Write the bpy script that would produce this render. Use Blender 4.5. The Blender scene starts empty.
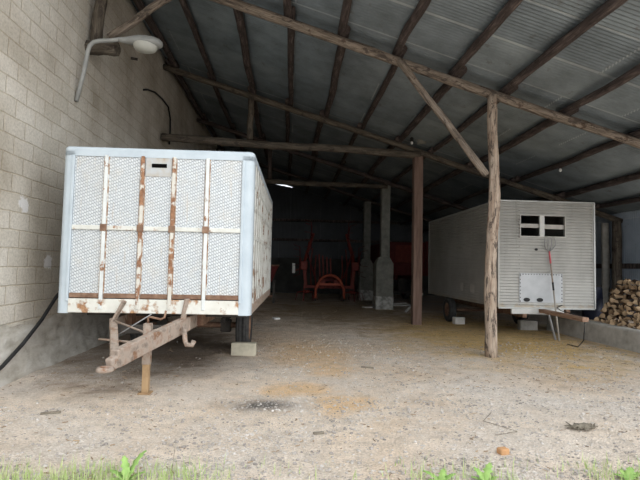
import bpy, bmesh, math, random
import numpy as np
from mathutils import Vector, Matrix, noise
C = bpy.context.scene.collection
R = math.radians
rnd = random.Random(7)

# ------------------------------------------------------------------ materials
def new_mat(name):
    m = bpy.data.materials.new(name); m.use_nodes = True
    nt = m.node_tree; nt.nodes.clear()
    out = nt.nodes.new('ShaderNodeOutputMaterial')
    b = nt.nodes.new('ShaderNodeBsdfPrincipled')
    nt.links.new(b.outputs[0], out.inputs[0])
    return m, nt, b
def N(nt, typ, **kw):
    n = nt.nodes.new(typ)
    for k, v in kw.items():
        if k.startswith('i_'):
            key = k[2:]
            n.inputs[int(key) if key.isdigit() else key].default_value = v
        else: setattr(n, k, v)
    return n
def L(nt, a, b): nt.links.new(a, b)
def rgba(c): return (c[0], c[1], c[2], 1)
def coords(nt, scale=(1,1,1), out='Object'):
    tc = N(nt, 'ShaderNodeTexCoord'); mp = N(nt, 'ShaderNodeMapping')
    mp.inputs['Scale'].default_value = scale
    L(nt, tc.outputs[out], mp.inputs[0]); return mp.outputs[0]
def noise_tex(nt, vec, scale, detail=4, rough=.6, dist=0):
    n = N(nt, 'ShaderNodeTexNoise'); n.inputs['Scale'].default_value = scale
    n.inputs['Detail'].default_value = detail; n.inputs['Roughness'].default_value = rough
    n.inputs['Distortion'].default_value = dist
    L(nt, vec, n.inputs['Vector']); return n.outputs['Fac']
def ramp(nt, fac, stops, interp='LINEAR'):
    r = N(nt, 'ShaderNodeValToRGB'); cr = r.color_ramp; cr.interpolation = interp
    while len(cr.elements) < len(stops): cr.elements.new(.5)
    for e, (p, c) in zip(cr.elements, stops):
        e.position = p; e.color = rgba(c) if hasattr(c, '__len__') else (c, c, c, 1)
    L(nt, fac, r.inputs[0]); return r.outputs[0]
def mix(nt, fac, a, b, mode='MIX'):
    m = N(nt, 'ShaderNodeMix', data_type='RGBA', blend_type=mode)
    if hasattr(fac, 'links'): L(nt, fac, m.inputs[0])
    else: m.inputs[0].default_value = fac
    for s, v in ((6, a), (7, b)):
        if hasattr(v, 'links'): L(nt, v, m.inputs[s])
        else: m.inputs[s].default_value = rgba(v)
    return m.outputs[2]
def math_n(nt, op, a, b=0.0):
    m = N(nt, 'ShaderNodeMath', operation=op)
    for s, v in ((0, a), (1, b)):
        if hasattr(v, 'links'): L(nt, v, m.inputs[s])
        else: m.inputs[s].default_value = v
    return m.outputs[0]
def bump(nt, b, h, strength=.4, dist=.01):
    n = N(nt, 'ShaderNodeBump'); n.inputs['Strength'].default_value = strength
    n.inputs['Distance'].default_value = dist
    L(nt, h, n.inputs['Height']); L(nt, n.outputs[0], b.inputs['Normal'])

def simple(name, stops, scale=6, stretch=(1,1,1), rough=.8, metal=0, rust=None, rust_at=(.55,.62), rust_scale=5, bmp=.3, bdist=.005, spec=.3, detail=5, grain=0):
    m, nt, b = new_mat(name)
    v = coords(nt, stretch)
    n = noise_tex(nt, v, scale, detail)
    c = ramp(nt, n, stops)
    b.inputs['Metallic'].default_value = metal
    b.inputs['Specular IOR Level'].default_value = spec
    b.inputs['Roughness'].default_value = rough
    if rust:
        rn = noise_tex(nt, coords(nt), rust_scale, 6, .65)
        f = ramp(nt, rn, [(rust_at[0], 0), (rust_at[1], 1)])
        rc = ramp(nt, noise_tex(nt, coords(nt), 22, 4), [(.3, rust[0]), (.7, rust[1])])
        c = mix(nt, f, c, rc)
        if metal: L(nt, math_n(nt, 'MULTIPLY', math_n(nt, 'SUBTRACT', 1, f), metal), b.inputs['Metallic'])
    if grain:
        gn = noise_tex(nt, coords(nt, (9,9,.5)), 7, 6, .7)
        c = mix(nt, grain, c, ramp(nt, gn, [(.32,.35),(.47,.9),(.60,1.15),(.72,1.5)]), 'MULTIPLY')
        pn = noise_tex(nt, coords(nt, (2,2,.6)), 5, 6, .7, .6)
        c = mix(nt, ramp(nt, pn, [(.52,0),(.58,.85)]), c, (.06,.047,.04))
        n = math_n(nt, 'ADD', n, gn)
    L(nt, c, b.inputs['Base Color'])
    bump(nt, b, n, bmp, bdist)
    return m

RUST = ((.13,.055,.03), (.30,.15,.075))
M = {}
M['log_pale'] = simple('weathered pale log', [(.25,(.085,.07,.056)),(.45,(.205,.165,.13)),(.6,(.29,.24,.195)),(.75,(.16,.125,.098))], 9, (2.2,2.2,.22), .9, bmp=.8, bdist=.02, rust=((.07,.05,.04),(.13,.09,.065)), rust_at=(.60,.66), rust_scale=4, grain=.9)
M['log_dim'] = simple('dirty darkened log', [(.25,(.045,.037,.03)),(.45,(.105,.088,.068)),(.6,(.16,.135,.105)),(.75,(.085,.07,.052))], 9, (2.2,2.2,.22), .9, bmp=.8, bdist=.02, rust=((.04,.03,.024),(.07,.05,.04)), rust_at=(.58,.66), rust_scale=4, grain=.9)  # dirtier wood, darkened as well to stand in for shade inside
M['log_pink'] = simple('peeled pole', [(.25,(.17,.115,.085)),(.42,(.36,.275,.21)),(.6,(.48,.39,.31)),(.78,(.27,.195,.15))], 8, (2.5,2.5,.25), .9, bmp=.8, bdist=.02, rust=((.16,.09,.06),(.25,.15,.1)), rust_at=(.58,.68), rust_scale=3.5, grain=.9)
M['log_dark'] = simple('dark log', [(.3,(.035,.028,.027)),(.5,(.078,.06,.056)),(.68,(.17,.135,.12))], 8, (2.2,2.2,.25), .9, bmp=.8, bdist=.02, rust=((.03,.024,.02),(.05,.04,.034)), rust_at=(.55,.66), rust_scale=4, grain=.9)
M['concrete'] = simple('concrete', [(.3,(.34,.32,.285)),(.5,(.47,.45,.41)),(.7,(.56,.54,.50))], 5, rough=.95, bmp=.5, bdist=.01)
M['rough_wall'] = simple('rough old concrete', [(.28,(.30,.27,.225)),(.45,(.47,.44,.385)),(.6,(.56,.535,.485)),(.75,(.64,.62,.58))], 3.2, (1,.8,1.6), .95, bmp=1., bdist=.06, detail=10)
M['concrete_dim'] = simple('darkened concrete', [(.3,(.14,.14,.12)),(.5,(.20,.20,.175)),(.7,(.26,.255,.225))], 5, rough=.95, bmp=.5)  # concrete with the indoor shade put into its colour
M['base_shade'] = simple('shade dark concrete', [(.3,(.035,.036,.034)),(.7,(.075,.075,.07))], 2, rough=.95)  # near-black colour stands in for deep shade along the back wall base
M['pale_block'] = simple('pale stone block', [(.3,(.40,.37,.29)),(.6,(.52,.48,.38))], 8, rough=.95, bmp=.4)
M['white_block'] = simple('white block', [(.3,(.50,.49,.45)),(.6,(.66,.64,.6))], 8, rough=.95)
M['limewash'] = simple('lime splash', [(.38,(.20,.20,.18)),(.6,(.48,.47,.44))], 6, rough=.95)
M['blue_paint'] = simple('pale blue paint', [(.3,(.41,.475,.525)),(.6,(.49,.555,.60))], 3, rough=.55, rust=((.20,.15,.12),(.36,.28,.22)), rust_at=(.70,.73), rust_scale=5, bmp=.1)
M['cream_rust'] = simple('cream paint with rust', [(.3,(.54,.54,.49)),(.6,(.66,.67,.63))], 4, rough=.65, rust=((.20,.085,.04),(.46,.25,.12)), rust_at=(.57,.63), rust_scale=7, bmp=.2)
M['rusty_bar'] = simple('rusty bar', [(.3,(.54,.52,.46)),(.6,(.66,.65,.60))], 4, (1,1,1), .8, rust=((.17,.08,.045),(.38,.21,.12)), rust_at=(.47,.53), rust_scale=4, bmp=.2)
M['spot_bar'] = simple('spotted bar', [(.3,(.54,.57,.57)),(.6,(.66,.69,.68))], 4, (1,1,1), .8, rust=((.17,.08,.045),(.38,.21,.12)), rust_at=(.56,.61), rust_scale=5, bmp=.2)
M['rust_dark'] = simple('rust brown', [(.3,(.13,.075,.05)),(.55,(.24,.15,.10)),(.75,(.33,.22,.16))], 9, rough=.85, rust=((.10,.05,.035),(.22,.12,.08)), rust_at=(.5,.62))
M['rust_tan'] = simple('worn tan rust', [(.3,(.17,.135,.11)),(.5,(.36,.295,.245)),(.65,(.30,.21,.16)),(.75,(.16,.12,.10))], 9, rough=.85, rust=((.16,.085,.05),(.28,.16,.1)), rust_at=(.56,.64), rust_scale=8)
M['edge_rust'] = simple('rusted edge', [(.35,(.62,.63,.62)),(.5,(.36,.25,.17)),(.6,(.25,.13,.075))], 9, rough=.85)
M['side_sheet'] = simple('stained side sheet', [(.35,(.22,.21,.19)),(.5,(.16,.13,.10)),(.65,(.10,.065,.045))], 3, rough=.8)  # rust stains, plus shade between the slats darkened into the colour
M['leg_tan'] = simple('tan rusty tube', [(.3,(.24,.15,.08)),(.6,(.40,.27,.15))], 6, rough=.85)
M['slat_paint'] = simple('side slat paint', [(.3,(.46,.46,.43)),(.6,(.60,.61,.58))], 4, (1,1,1), .8, rust=((.16,.10,.07),(.30,.21,.15)), rust_at=(.55,.62), rust_scale=3, bmp=.2)
M['sill_paint'] = simple('sill paint', [(.3,(.56,.55,.49)),(.6,(.68,.68,.63))], 4, rough=.7, rust=((.20,.095,.05),(.48,.29,.16)), rust_at=(.52,.60), rust_scale=5, bmp=.2)
M['pitch_black'] = simple('unlit opening', [(.3,(.003,.003,.003)),(.7,(.006,.006,.006))], 4, rough=1, spec=0)
M['steel_dark'] = simple('dark steel', [(.3,(.03,.028,.026)),(.7,(.08,.07,.06))], 8, rough=.7)
M['grey_steel'] = simple('grey steel', [(.3,(.26,.26,.26)),(.7,(.38,.38,.38))], 6, rough=.55, metal=.3)
M['tyre'] = simple('tyre rubber', [(.3,(.025,.025,.026)),(.7,(.07,.068,.065))], 12, rough=.85)
M['red'] = simple('red machine paint', [(.3,(.12,.018,.014)),(.6,(.18,.03,.02))], 5, rough=.6, rust=((.16,.05,.03),(.25,.09,.05)), rust_at=(.6,.7))
M['red_dark'] = simple('dull red paint', [(.3,(.075,.010,.010)),(.6,(.11,.016,.015))], 5, rough=.7)
M['orange_red'] = simple('orange red paint', [(.3,(.30,.058,.032)),(.6,(.38,.085,.045))], 5, rough=.6)
M['lamp_grey'] = simple('lamp grey paint', [(.3,(.24,.245,.235)),(.7,(.34,.345,.33))], 4, rough=.5, rust=((.2,.19,.16),(.28,.27,.23)), rust_at=(.62,.72))
M['lamp_glass'] = simple('frosted lamp bowl', [(.3,(.36,.36,.32)),(.7,(.46,.46,.42))], 5, rough=.35)
M['black'] = simple('black rubber', [(.3,(.014,.014,.015)),(.7,(.03,.03,.03))], 5, rough=.6)
M['navy'] = simple('navy plastic', [(.3,(.01,.014,.03)),(.7,(.02,.026,.05))], 5, rough=.5)
M['white_paint'] = simple('dull white paint', [(.3,(.55,.56,.54)),(.7,(.68,.68,.66))], 4, rough=.6, rust=RUST, rust_at=(.64,.7))
M['alu'] = simple('aluminium trim', [(.3,(.42,.43,.42)),(.7,(.52,.53,.52))], 4, rough=.45, metal=.4)
M['plank_pale'] = simple('pale plank', [(.3,(.38,.36,.33)),(.7,(.55,.53,.5))], 6, (1,1,1), .9)
M['plank_brown'] = simple('brown plank', [(.3,(.20,.12,.08)),(.5,(.33,.21,.15)),(.7,(.42,.29,.21))], 6, (6,.5,6), .9, bmp=.5)
M['pink_red'] = simple('red grip', [(.3,(.62,.10,.13)),(.7,(.72,.18,.2))], 6, rough=.5)
M['handle_wood'] = simple('grey worn handle', [(.3,(.33,.30,.26)),(.7,(.47,.44,.40))], 6, (5,5,.5), .8)
M['bark'] = simple('firewood bark', [(.3,(.05,.035,.025)),(.5,(.13,.09,.065)),(.7,(.24,.18,.13))], 14, rough=.95, bmp=.8, bdist=.01)
M['split_wood'] = simple('split wood face', [(.3,(.33,.22,.13)),(.5,(.52,.38,.24)),(.7,(.66,.52,.36))], 9, rough=.9, bmp=.4)
M['end_wood'] = simple('log end', [(.3,(.36,.25,.15)),(.5,(.58,.43,.28)),(.72,(.70,.57,.40))], 7, rough=.9, bmp=.4)
M['leaf'] = simple('weed leaf', [(.3,(.20,.34,.09)),(.7,(.34,.50,.15))], 14, rough=.6)
M['grass'] = simple('grass blade', [(.3,(.30,.42,.12)),(.55,(.44,.54,.22)),(.7,(.62,.60,.36))], 4, rough=.7)
M['brick_orange'] = simple('orange brick', [(.3,(.42,.22,.10)),(.7,(.56,.33,.17))], 20, rough=.9)
M['paper'] = simple('white paper', [(.3,(.7,.7,.7)),(.7,(.82,.82,.82))], 5, rough=.8)
M['dry'] = simple('dry plant', [(.3,(.13,.11,.085)),(.7,(.26,.23,.18))], 12, rough=.95)
M['straw'] = simple('litter', [(.3,(.10,.07,.05)),(.5,(.24,.17,.11)),(.7,(.46,.36,.23))], .9, rough=.95, detail=9)
M['stone'] = simple('gravel stone', [(.28,(.15,.135,.125)),(.45,(.33,.30,.27)),(.58,(.47,.43,.39)),(.72,(.62,.59,.56))], 3.1, rough=.95, detail=9)

# corrugated galvanised sheets (roof: rows of sheets follow the slope; walls: sheets stand up)
def corr_mat(name, cols, lap, bw, rh, swap=None, bolder=.5):
    m, nt, b = new_mat(name)
    tc = N(nt, 'ShaderNodeTexCoord'); vec = tc.outputs['Object']
    if swap:
        sp = N(nt, 'ShaderNodeSeparateXYZ'); cb = N(nt, 'ShaderNodeCombineXYZ'); L(nt, vec, sp.inputs[0])
        L(nt, sp.outputs[swap[0]], cb.inputs[0]); L(nt, sp.outputs[swap[1]], cb.inputs[1]); bv = cb.outputs[0]
    else: bv = vec
    br = N(nt, 'ShaderNodeTexBrick'); br.offset = .37; L(nt, bv, br.inputs['Vector'])
    br.inputs['Scale'].default_value = 1; br.inputs['Brick Width'].default_value = bw; br.inputs['Row Height'].default_value = rh
    br.inputs['Mortar Size'].default_value = .014; br.inputs['Mortar Smooth'].default_value = .3; br.inputs['Bias'].default_value = -.1
    br.inputs['Color1'].default_value = rgba(cols[0]); br.inputs['Color2'].default_value = rgba(cols[1]); br.inputs['Mortar'].default_value = rgba(lap)
    n = noise_tex(nt, vec, 1.3, 6, .65)
    c = mix(nt, bolder, br.outputs['Color'], ramp(nt, n, [(.3,.55),(.5,.9),(.7,1.25)]), 'MULTIPLY')
    st = noise_tex(nt, vec, 3.2, 7, .7)
    c = mix(nt, ramp(nt, st, [(.60,0),(.70,.55)]), c, (.10,.085,.07))
    L(nt, c, b.inputs['Base Color'])
    b.inputs['Metallic'].default_value = .55; b.inputs['Roughness'].default_value = .42; b.inputs['Specular IOR Level'].default_value = .3
    return m
M['roof'] = corr_mat('galvanised roof sheets', ((.185,.22,.245),(.24,.28,.30)), (.32,.355,.37), 2.9, 1.0, bolder=.8)
M['wall_sheet'] = corr_mat('galvanised wall sheets', ((.20,.23,.27),(.27,.305,.345)), (.3,.33,.36), 1.7, 3.0, (1,2))
M['back_sheet'] = corr_mat('back wall sheets', ((.06,.065,.07),(.085,.09,.092)), (.10,.105,.105), 1.7, 3.0, (0,2))  # sheet colour darkened to stand in for shade at the far end

def block_mat(name, ax):
    m, nt, b = new_mat(name)
    tc = N(nt, 'ShaderNodeTexCoord'); vec = tc.outputs['Object']
    sp = N(nt, 'ShaderNodeSeparateXYZ'); cb = N(nt, 'ShaderNodeCombineXYZ'); L(nt, vec, sp.inputs[0])
    wob = math_n(nt, 'MULTIPLY', math_n(nt, 'SUBTRACT', noise_tex(nt, vec, 2.2, 3), .5), .05)
    L(nt, math_n(nt, 'ADD', sp.outputs[ax], wob), cb.inputs[0]); L(nt, math_n(nt, 'ADD', sp.outputs[2], wob), cb.inputs[1])
    br = N(nt, 'ShaderNodeTexBrick'); br.offset = .5; L(nt, cb.outputs[0], br.inputs['Vector'])
    for k, v in (('Scale', 1), ('Brick Width', .46), ('Row Height', .235), ('Mortar Size', .014), ('Mortar Smooth', .8), ('Bias', 0.)): br.inputs[k].default_value = v
    br.inputs['Color1'].default_value = rgba((.54,.51,.45)); br.inputs['Color2'].default_value = rgba((.61,.58,.525)); br.inputs['Mortar'].default_value = rgba((.50,.45,.37))
    big = noise_tex(nt, vec, .8, 5, .6)
    c = mix(nt, .8, br.outputs['Color'], ramp(nt, big, [(.30,(.62,.57,.50)),(.48,(.93,.90,.86)),(.68,(1.2,1.2,1.2))]), 'MULTIPLY')
    fine = noise_tex(nt, vec, 28, 5, .7)
    c = mix(nt, .6, c, ramp(nt, fine, [(.3,.6),(.5,1.),(.7,1.25)]), 'MULTIPLY')
    # old plaster smears at two spots
    for (y, z, s) in ((6.51,2.23,.13), (7.22,1.48,.12)):
        d = N(nt, 'ShaderNodeVectorMath', operation='DISTANCE'); L(nt, vec, d.inputs[0]); d.inputs[1].default_value = (-3.5, y, z)
        dd = math_n(nt, 'ADD', d.outputs['Value'], math_n(nt, 'MULTIPLY', math_n(nt, 'SUBTRACT', noise_tex(nt, vec, 9, 3), .5), .30))
        c = mix(nt, ramp(nt, dd, [(s*.7,1),(s*.9,0)]), c, (.74,.73,.72))
    L(nt, c, b.inputs['Base Color']); b.inputs['Roughness'].default_value = .95; b.inputs['Specular IOR Level'].default_value = .15
    h = math_n(nt, 'ADD', math_n(nt, 'MULTIPLY', br.outputs['Fac'], -1.0), math_n(nt, 'MULTIPLY', fine, .9))
    bump(nt, b, h, .6, .012)
    return m
M['blocks'] = block_mat('block wall', 1)

def ground_mat():
    m, nt, b = new_mat('gravel and earth')
    tc = N(nt, 'ShaderNodeTexCoord'); vec = tc.outputs['Object']
    big = noise_tex(nt, vec, .55, 5, .6, .4)
    c = ramp(nt, big, [(.30,(.60,.465,.34)),(.45,(.69,.565,.445)),(.58,(.71,.61,.51)),(.72,(.71,.645,.58))])
    def blob(x, y, rx, ry, lo=.6, hi=1.1, nz=.7, nsc=1.6):
        mp = N(nt, 'ShaderNodeMapping'); mp.inputs['Location'].default_value = (-x/rx, -y/ry, 0); mp.inputs['Scale'].default_value = (1/rx, 1/ry, 0)
        L(nt, vec, mp.inputs[0])
        ln = N(nt, 'ShaderNodeVectorMath', operation='LENGTH'); L(nt, mp.outputs[0], ln.inputs[0])
        d = math_n(nt, 'ADD', ln.outputs['Value'], math_n(nt, 'MULTIPLY', math_n(nt, 'SUBTRACT', noise_tex(nt, vec, nsc, 5, .65), .5), nz*2))
        return ramp(nt, d, [(lo,1),(hi,0)])
    # straw and earth under the roof on the right, darkened deep floor, darker brown by the block wall, sandy patches, ash
    c = mix(nt, blob(4.6, 11.5, 3.0, 5.2, .5, 1.15), c, (.66,.455,.20))
    c = mix(nt, blob(1.6, 18, 3.2, 7.5, .5, 1.2), c, (.34,.255,.165))  # deep floor: shade of the interior painted into the ground colour
    c = mix(nt, blob(-2.4, 8.6, 1.9, 3.3, .6, 1.25), c, (.30,.235,.18))
    for (x, y, rx, ry, a) in ((.62,5.35,.5,.55,.8), (.15,6.0,.6,.4,.65), (.35,8.4,.9,1.6,.6), (.6,7.0,.5,.6,.6), (1.0,4.75,.35,.3,.4), (-.05,5.75,.3,.22,.6)):
        f = math_n(nt, 'MULTIPLY', blob(x, y, rx, ry, .35, 1.1, .6, 3), a)
        c = mix(nt, f, c, (.70,.43,.18))
    c = mix(nt, math_n(nt, 'MULTIPLY', blob(-.22, 5.27, .62, .36, .4, 1.1, .6, 4), .75), c, (.24,.175,.12))
    ash = blob(-.25, 5.27, .42, .24, .35, .9, .6, 5)
    c = mix(nt, math_n(nt, 'MULTIPLY', ash, .85), c, ramp(nt, noise_tex(nt, vec, 30, 4, .7), [(.35,(.07,.065,.06)),(.6,(.22,.21,.2)),(.7,(.55,.56,.57))]))
    fine = noise_tex(nt, vec, 48, 8, .8)
    c = mix(nt, 1.0, c, ramp(nt, fine, [(.30,.48),(.44,.84),(.52,1.0),(.62,1.22),(.72,1.5)]), 'MULTIPLY')
    mid = noise_tex(nt, vec, 4.5, 6, .7)
    c = mix(nt, 1.0, c, ramp(nt, mid, [(.33,.72),(.5,1.0),(.66,1.14)]), 'MULTIPLY')
    vo = N(nt, 'ShaderNodeTexVoronoi'); vo.inputs['Scale'].default_value = 60; L(nt, vec, vo.inputs['Vector'])
    sep = N(nt, 'ShaderNodeSeparateColor'); L(nt, vo.outputs['Color'], sep.inputs[0])
    grav = math_n(nt, 'MULTIPLY', ramp(nt, noise_tex(nt, vec, .9, 5, .65), [(.42,.05),(.62,.7)]), 1)
    st = ramp(nt, sep.outputs[0], [(0,(.42,.36,.305)),(.4,(.60,.53,.46)),(.8,(.68,.62,.56)),(1,(.84,.80,.76))])
    inside = blob(2.5, 13, 9, 7.0, .75, 1.0, .3, 1.2)
    gf = math_n(nt, 'MULTIPLY', grav, math_n(nt, 'SUBTRACT', 1, math_n(nt, 'MULTIPLY', inside, .75)))
    c = mix(nt, math_n(nt, 'MULTIPLY', gf, math_n(nt, 'SUBTRACT', 1, ash)), c, st)
    L(nt, c, b.inputs['Base Color']); b.inputs['Roughness'].default_value = .97; b.inputs['Specular IOR Level'].default_value = .1
    bump(nt, b, math_n(nt, 'ADD', fine, math_n(nt, 'MULTIPLY', vo.outputs['Distance'], .8)), .8, .02)
    return m
M['ground'] = ground_mat()

def mesh_panel_mat():
    m, nt, b = new_mat('expanded metal sheet')
    tc = N(nt, 'ShaderNodeTexCoord'); vec = tc.outputs['Object']
    sp = N(nt, 'ShaderNodeSeparateXYZ'); cb = N(nt, 'ShaderNodeCombineXYZ'); L(nt, vec, sp.inputs[0])
    hx = math_n(nt, 'ADD', sp.outputs[0], sp.outputs[1])
    L(nt, math_n(nt, 'ADD', sp.outputs[2], math_n(nt, 'MULTIPLY', hx, .35)), cb.inputs[0]); L(nt, math_n(nt, 'MULTIPLY', hx, 3.0), cb.inputs[1])
    br = N(nt, 'ShaderNodeTexBrick'); br.offset = .5; L(nt, cb.outputs[0], br.inputs['Vector'])
    for k, v in (('Scale', 1), ('Brick Width', .042), ('Row Height', .088), ('Mortar Size', .0105), ('Mortar Smooth', .9), ('Bias', 0.)): br.inputs[k].default_value = v
    br.inputs['Color1'].default_value = rgba((.58,.61,.63)); br.inputs['Color2'].default_value = rgba((.66,.69,.70)); br.inputs['Mortar'].default_value = rgba((.35,.38,.41))  # grey joint colour paints the shadows under the raised lozenges
    c = br.outputs['Color']
    dirt = noise_tex(nt, vec, 2.5, 6, .65)
    c = mix(nt, ramp(nt, dirt, [(.5,0),(.75,.5)]), c, (.60,.55,.47))
    drip = noise_tex(nt, coords(nt, (9,9,.8)), 2, 5, .6)
    c = mix(nt, ramp(nt, drip, [(.60,0),(.75,.6)]), c, (.52,.42,.31))
    L(nt, c, b.inputs['Base Color']); b.inputs['Roughness'].default_value = .5; b.inputs['Metallic'].default_value = .15
    bump(nt, b, math_n(nt, 'MULTIPLY', br.outputs['Fac'], -1.0), .8, .006)
    return m
M['mesh_panel'] = mesh_panel_mat()

def siding_mat():
    m, nt, b = new_mat('aluminium siding')
    tc = N(nt, 'ShaderNodeTexCoord'); vec = tc.outputs['Object']
    n = noise_tex(nt, vec, 1.1, 6, .65)
    c = ramp(nt, n, [(.3,(.36,.35,.325)),(.5,(.46,.45,.42)),(.7,(.55,.54,.505))])
    drip = noise_tex(nt, coords(nt, (5,5,.35)), 1.6, 6, .65)
    c = mix(nt, ramp(nt, drip, [(.58,0),(.75,.65)]), c, (.27,.25,.22))
    sp = N(nt, 'ShaderNodeSeparateXYZ'); L(nt, vec, sp.inputs[0])
    # rust stains creeping up from the bottom edge
    low = math_n(nt, 'ADD', sp.outputs[2], math_n(nt, 'MULTIPLY', noise_tex(nt, coords(nt,(3,3,1)), 2.2, 5, .6), .5))
    c = mix(nt, ramp(nt, low, [(.93,.55),(1.05,0)]), c, (.40,.31,.20))
    L(nt, c, b.inputs['Base Color']); b.inputs['Roughness'].default_value = .5; b.inputs['Metallic'].default_value = .2
    return m
M['siding'] = siding_mat()

# ------------------------------------------------------------------ mesh helpers
class MB:
    def __init__(self): self.v = []; self.f = []; self.mi = []; self.sm = []
    def add(self, vs, fs, mi=0, smooth=False, mat=None):
        o = len(self.v)
        for p in vs:
            p = Vector(p)
            if mat is not None: p = mat @ p
            self.v.append(tuple(p))
        for f in fs: self.f.append([i+o for i in f]); self.mi.append(mi); self.sm.append(smooth)
        return self
    def box(self, lo, hi, bev=0.0, mat=None, mi=0):
        bm = bmesh.new(); bmesh.ops.create_cube(bm, size=1)
        c = [(a+b)/2 for a, b in zip(lo, hi)]; s = [max(abs(b-a), 1e-4) for a, b in zip(lo, hi)]
        for v in bm.verts: v.co = Vector((v.co.x*s[0]+c[0], v.co.y*s[1]+c[1], v.co.z*s[2]+c[2]))
        if bev > 0: bmesh.ops.bevel(bm, geom=list(bm.edges), offset=min(bev, min(s)*.45), segments=2, affect='EDGES', profile=.5)
        bm.verts.index_update()
        self.add([v.co[:] for v in bm.verts], [[v.index for v in f.verts] for f in bm.faces], mi, False, mat); bm.free(); return self
    def bar(self, a, b, w, h, bev=.004, up=(0,0,1), mi=0):       # rectangular bar from a to b
        a = Vector(a); b = Vector(b); d = b-a; z = d.normalized(); u = Vector(up)
        if abs(z.dot(u)) > .98: u = Vector((0,1,0))
        x = u.cross(z).normalized(); y = z.cross(x)
        mt = Matrix(((x.x,y.x,z.x,a.x),(x.y,y.y,z.y,a.y),(x.z,y.z,z.z,a.z),(0,0,0,1)))
        return self.box((-w/2,-h/2,0), (w/2,h/2,d.length), bev, mt, mi)
    def tube(self, pts, r, n=8, cap=True, mi=0, smooth=True):
        pts = [Vector(p) for p in pts]; rs = r if hasattr(r, '__len__') else [r]*len(pts)
        vs = []; fs = []; up = None
        for i, p in enumerate(pts):
            t = (pts[min(i+1,len(pts)-1)] - pts[max(i-1,0)]).normalized()
            if up is None: up = Vector((0,0,1)) if abs(t.z) < .9 else Vector((1,0,0))
            x = up.cross(t).normalized(); y = t.cross(x).normalized(); up = y
            up = t.cross(x)
            for k in range(n):
                a = 2*math.pi*k/n; vs.append(p + (x*math.cos(a)+y*math.sin(a))*rs[i])
            up = y
        for i in range(len(pts)-1):
            for k in range(n): fs.append([i*n+k, i*n+(k+1)%n, (i+1)*n+(k+1)%n, (i+1)*n+k])
        self.add(vs, fs, mi, smooth)
        if cap:
            self.add(vs[:n], [list(range(n))[::-1]], mi); self.add(vs[-n:], [list(range(n))], mi)
        return self
    def lathe(self, prof, n=24, mat=None, mi=0, smooth=True):      # profile (r, h) turned about local z
        vs = [(r*math.cos(2*math.pi*k/n), r*math.sin(2*math.pi*k/n), h) for r, h in prof for k in range(n)]
        fs = [[i*n+k, i*n+(k+1)%n, (i+1)*n+(k+1)%n, (i+1)*n+k] for i in range(len(prof)-1) for k in range(n)]
        return self.add(vs, fs, mi, smooth, mat)
    def prism(self, poly, z0, z1, mat=None, mi=0):                 # poly in xy pulled along z
        n = len(poly); vs = [(x,y,z0) for x,y in poly] + [(x,y,z1) for x,y in poly]
        fs = [list(range(n))[::-1], list(range(n,2*n))] + [[k,(k+1)%n,n+(k+1)%n,n+k] for k in range(n)]
        return self.add(vs, fs, mi, False, mat)
    def build(self, name, mats, parent=None):
        me = bpy.data.meshes.new(name); me.from_pydata(self.v, [], self.f)
        for m in (mats if isinstance(mats, (list, tuple)) else [mats]): me.materials.append(m)
        me.polygons.foreach_set('material_index', self.mi); me.polygons.foreach_set('use_smooth', self.sm)
        me.validate(); me.update()
        bm = bmesh.new(); bm.from_mesh(me); bmesh.ops.remove_doubles(bm, verts=bm.verts, dist=1e-5); bmesh.ops.recalc_face_normals(bm, faces=bm.faces); bm.to_mesh(me); bm.free()
        o = bpy.data.objects.new(name, me); C.objects.link(o)
        if parent: o.parent = parent
        return o
def tag(o, label, cat, group=None, kind=None):
    o['label'] = label; o['category'] = cat
    if group: o['group'] = group
    if kind: o['kind'] = kind
    return o
def empty(name, loc, label, cat, rz=0, group=None):
    o = bpy.data.objects.new(name, None); C.objects.link(o); o.empty_display_size = .2
    o.location = loc; o.rotation_euler = (0,0,rz); return tag(o, label, cat, group)
def struct(o): o['kind'] = 'structure'; return o
def at_base(o, loc):                                                # move a mesh's origin without moving the mesh
    o.data.transform(Matrix.Translation(-Vector(loc))); o.location = loc; return o
def copy_tree(o, parent=None):
    c = o.copy(); C.objects.link(c)
    if parent: c.parent = parent
    for ch in list(o.children): copy_tree(ch, c)
    return c

def log(name, a, b, r0, r1, mat, label, cat, group=None, seed=0, n=12, wob=.02, kind=None):
    """a rough round pole from a to b: bent, knotty, its own local z along it"""
    a = Vector(a); b = Vector(b); d = b-a; ln = d.length; k = max(6, int(ln/.22)); mb = MB(); vs = []; fs = []
    for i in range(k+1):
        t = i/k; z = t*ln; e = math.sin(math.pi*t)
        cx = noise.noise((t*2.3, seed*7.1, 0))*wob*2.2*e; cy = noise.noise((t*2.3, 5, seed*3.3))*wob*2.2*e
        for j in range(n):
            an = 2*math.pi*j/n
            r = (r0+(r1-r0)*t) * (1 + .13*noise.noise((math.cos(an)*1.3, math.sin(an)*1.3+seed, z*1.5)) + .12*noise.noise((math.cos(an)*2.6, math.sin(an)*2.6+seed, z*4.5)))
            vs.append((cx+r*math.cos(an), cy+r*math.sin(an), z))
    for i in range(k):
        for j in range(n): fs.append([i*n+j, i*n+(j+1)%n, (i+1)*n+(j+1)%n, (i+1)*n+j])
    mb.add(vs, fs, 0, True); mb.add(vs[:n], [list(range(n))[::-1]]); mb.add(vs[-n:], [list(range(n))])
    o = mb.build(name, mat)
    o.location = a; o.rotation_mode = 'QUATERNION'; o.rotation_quaternion = d.to_track_quat('Z', 'Y')
    return tag(o, label, cat, group, kind)

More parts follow.
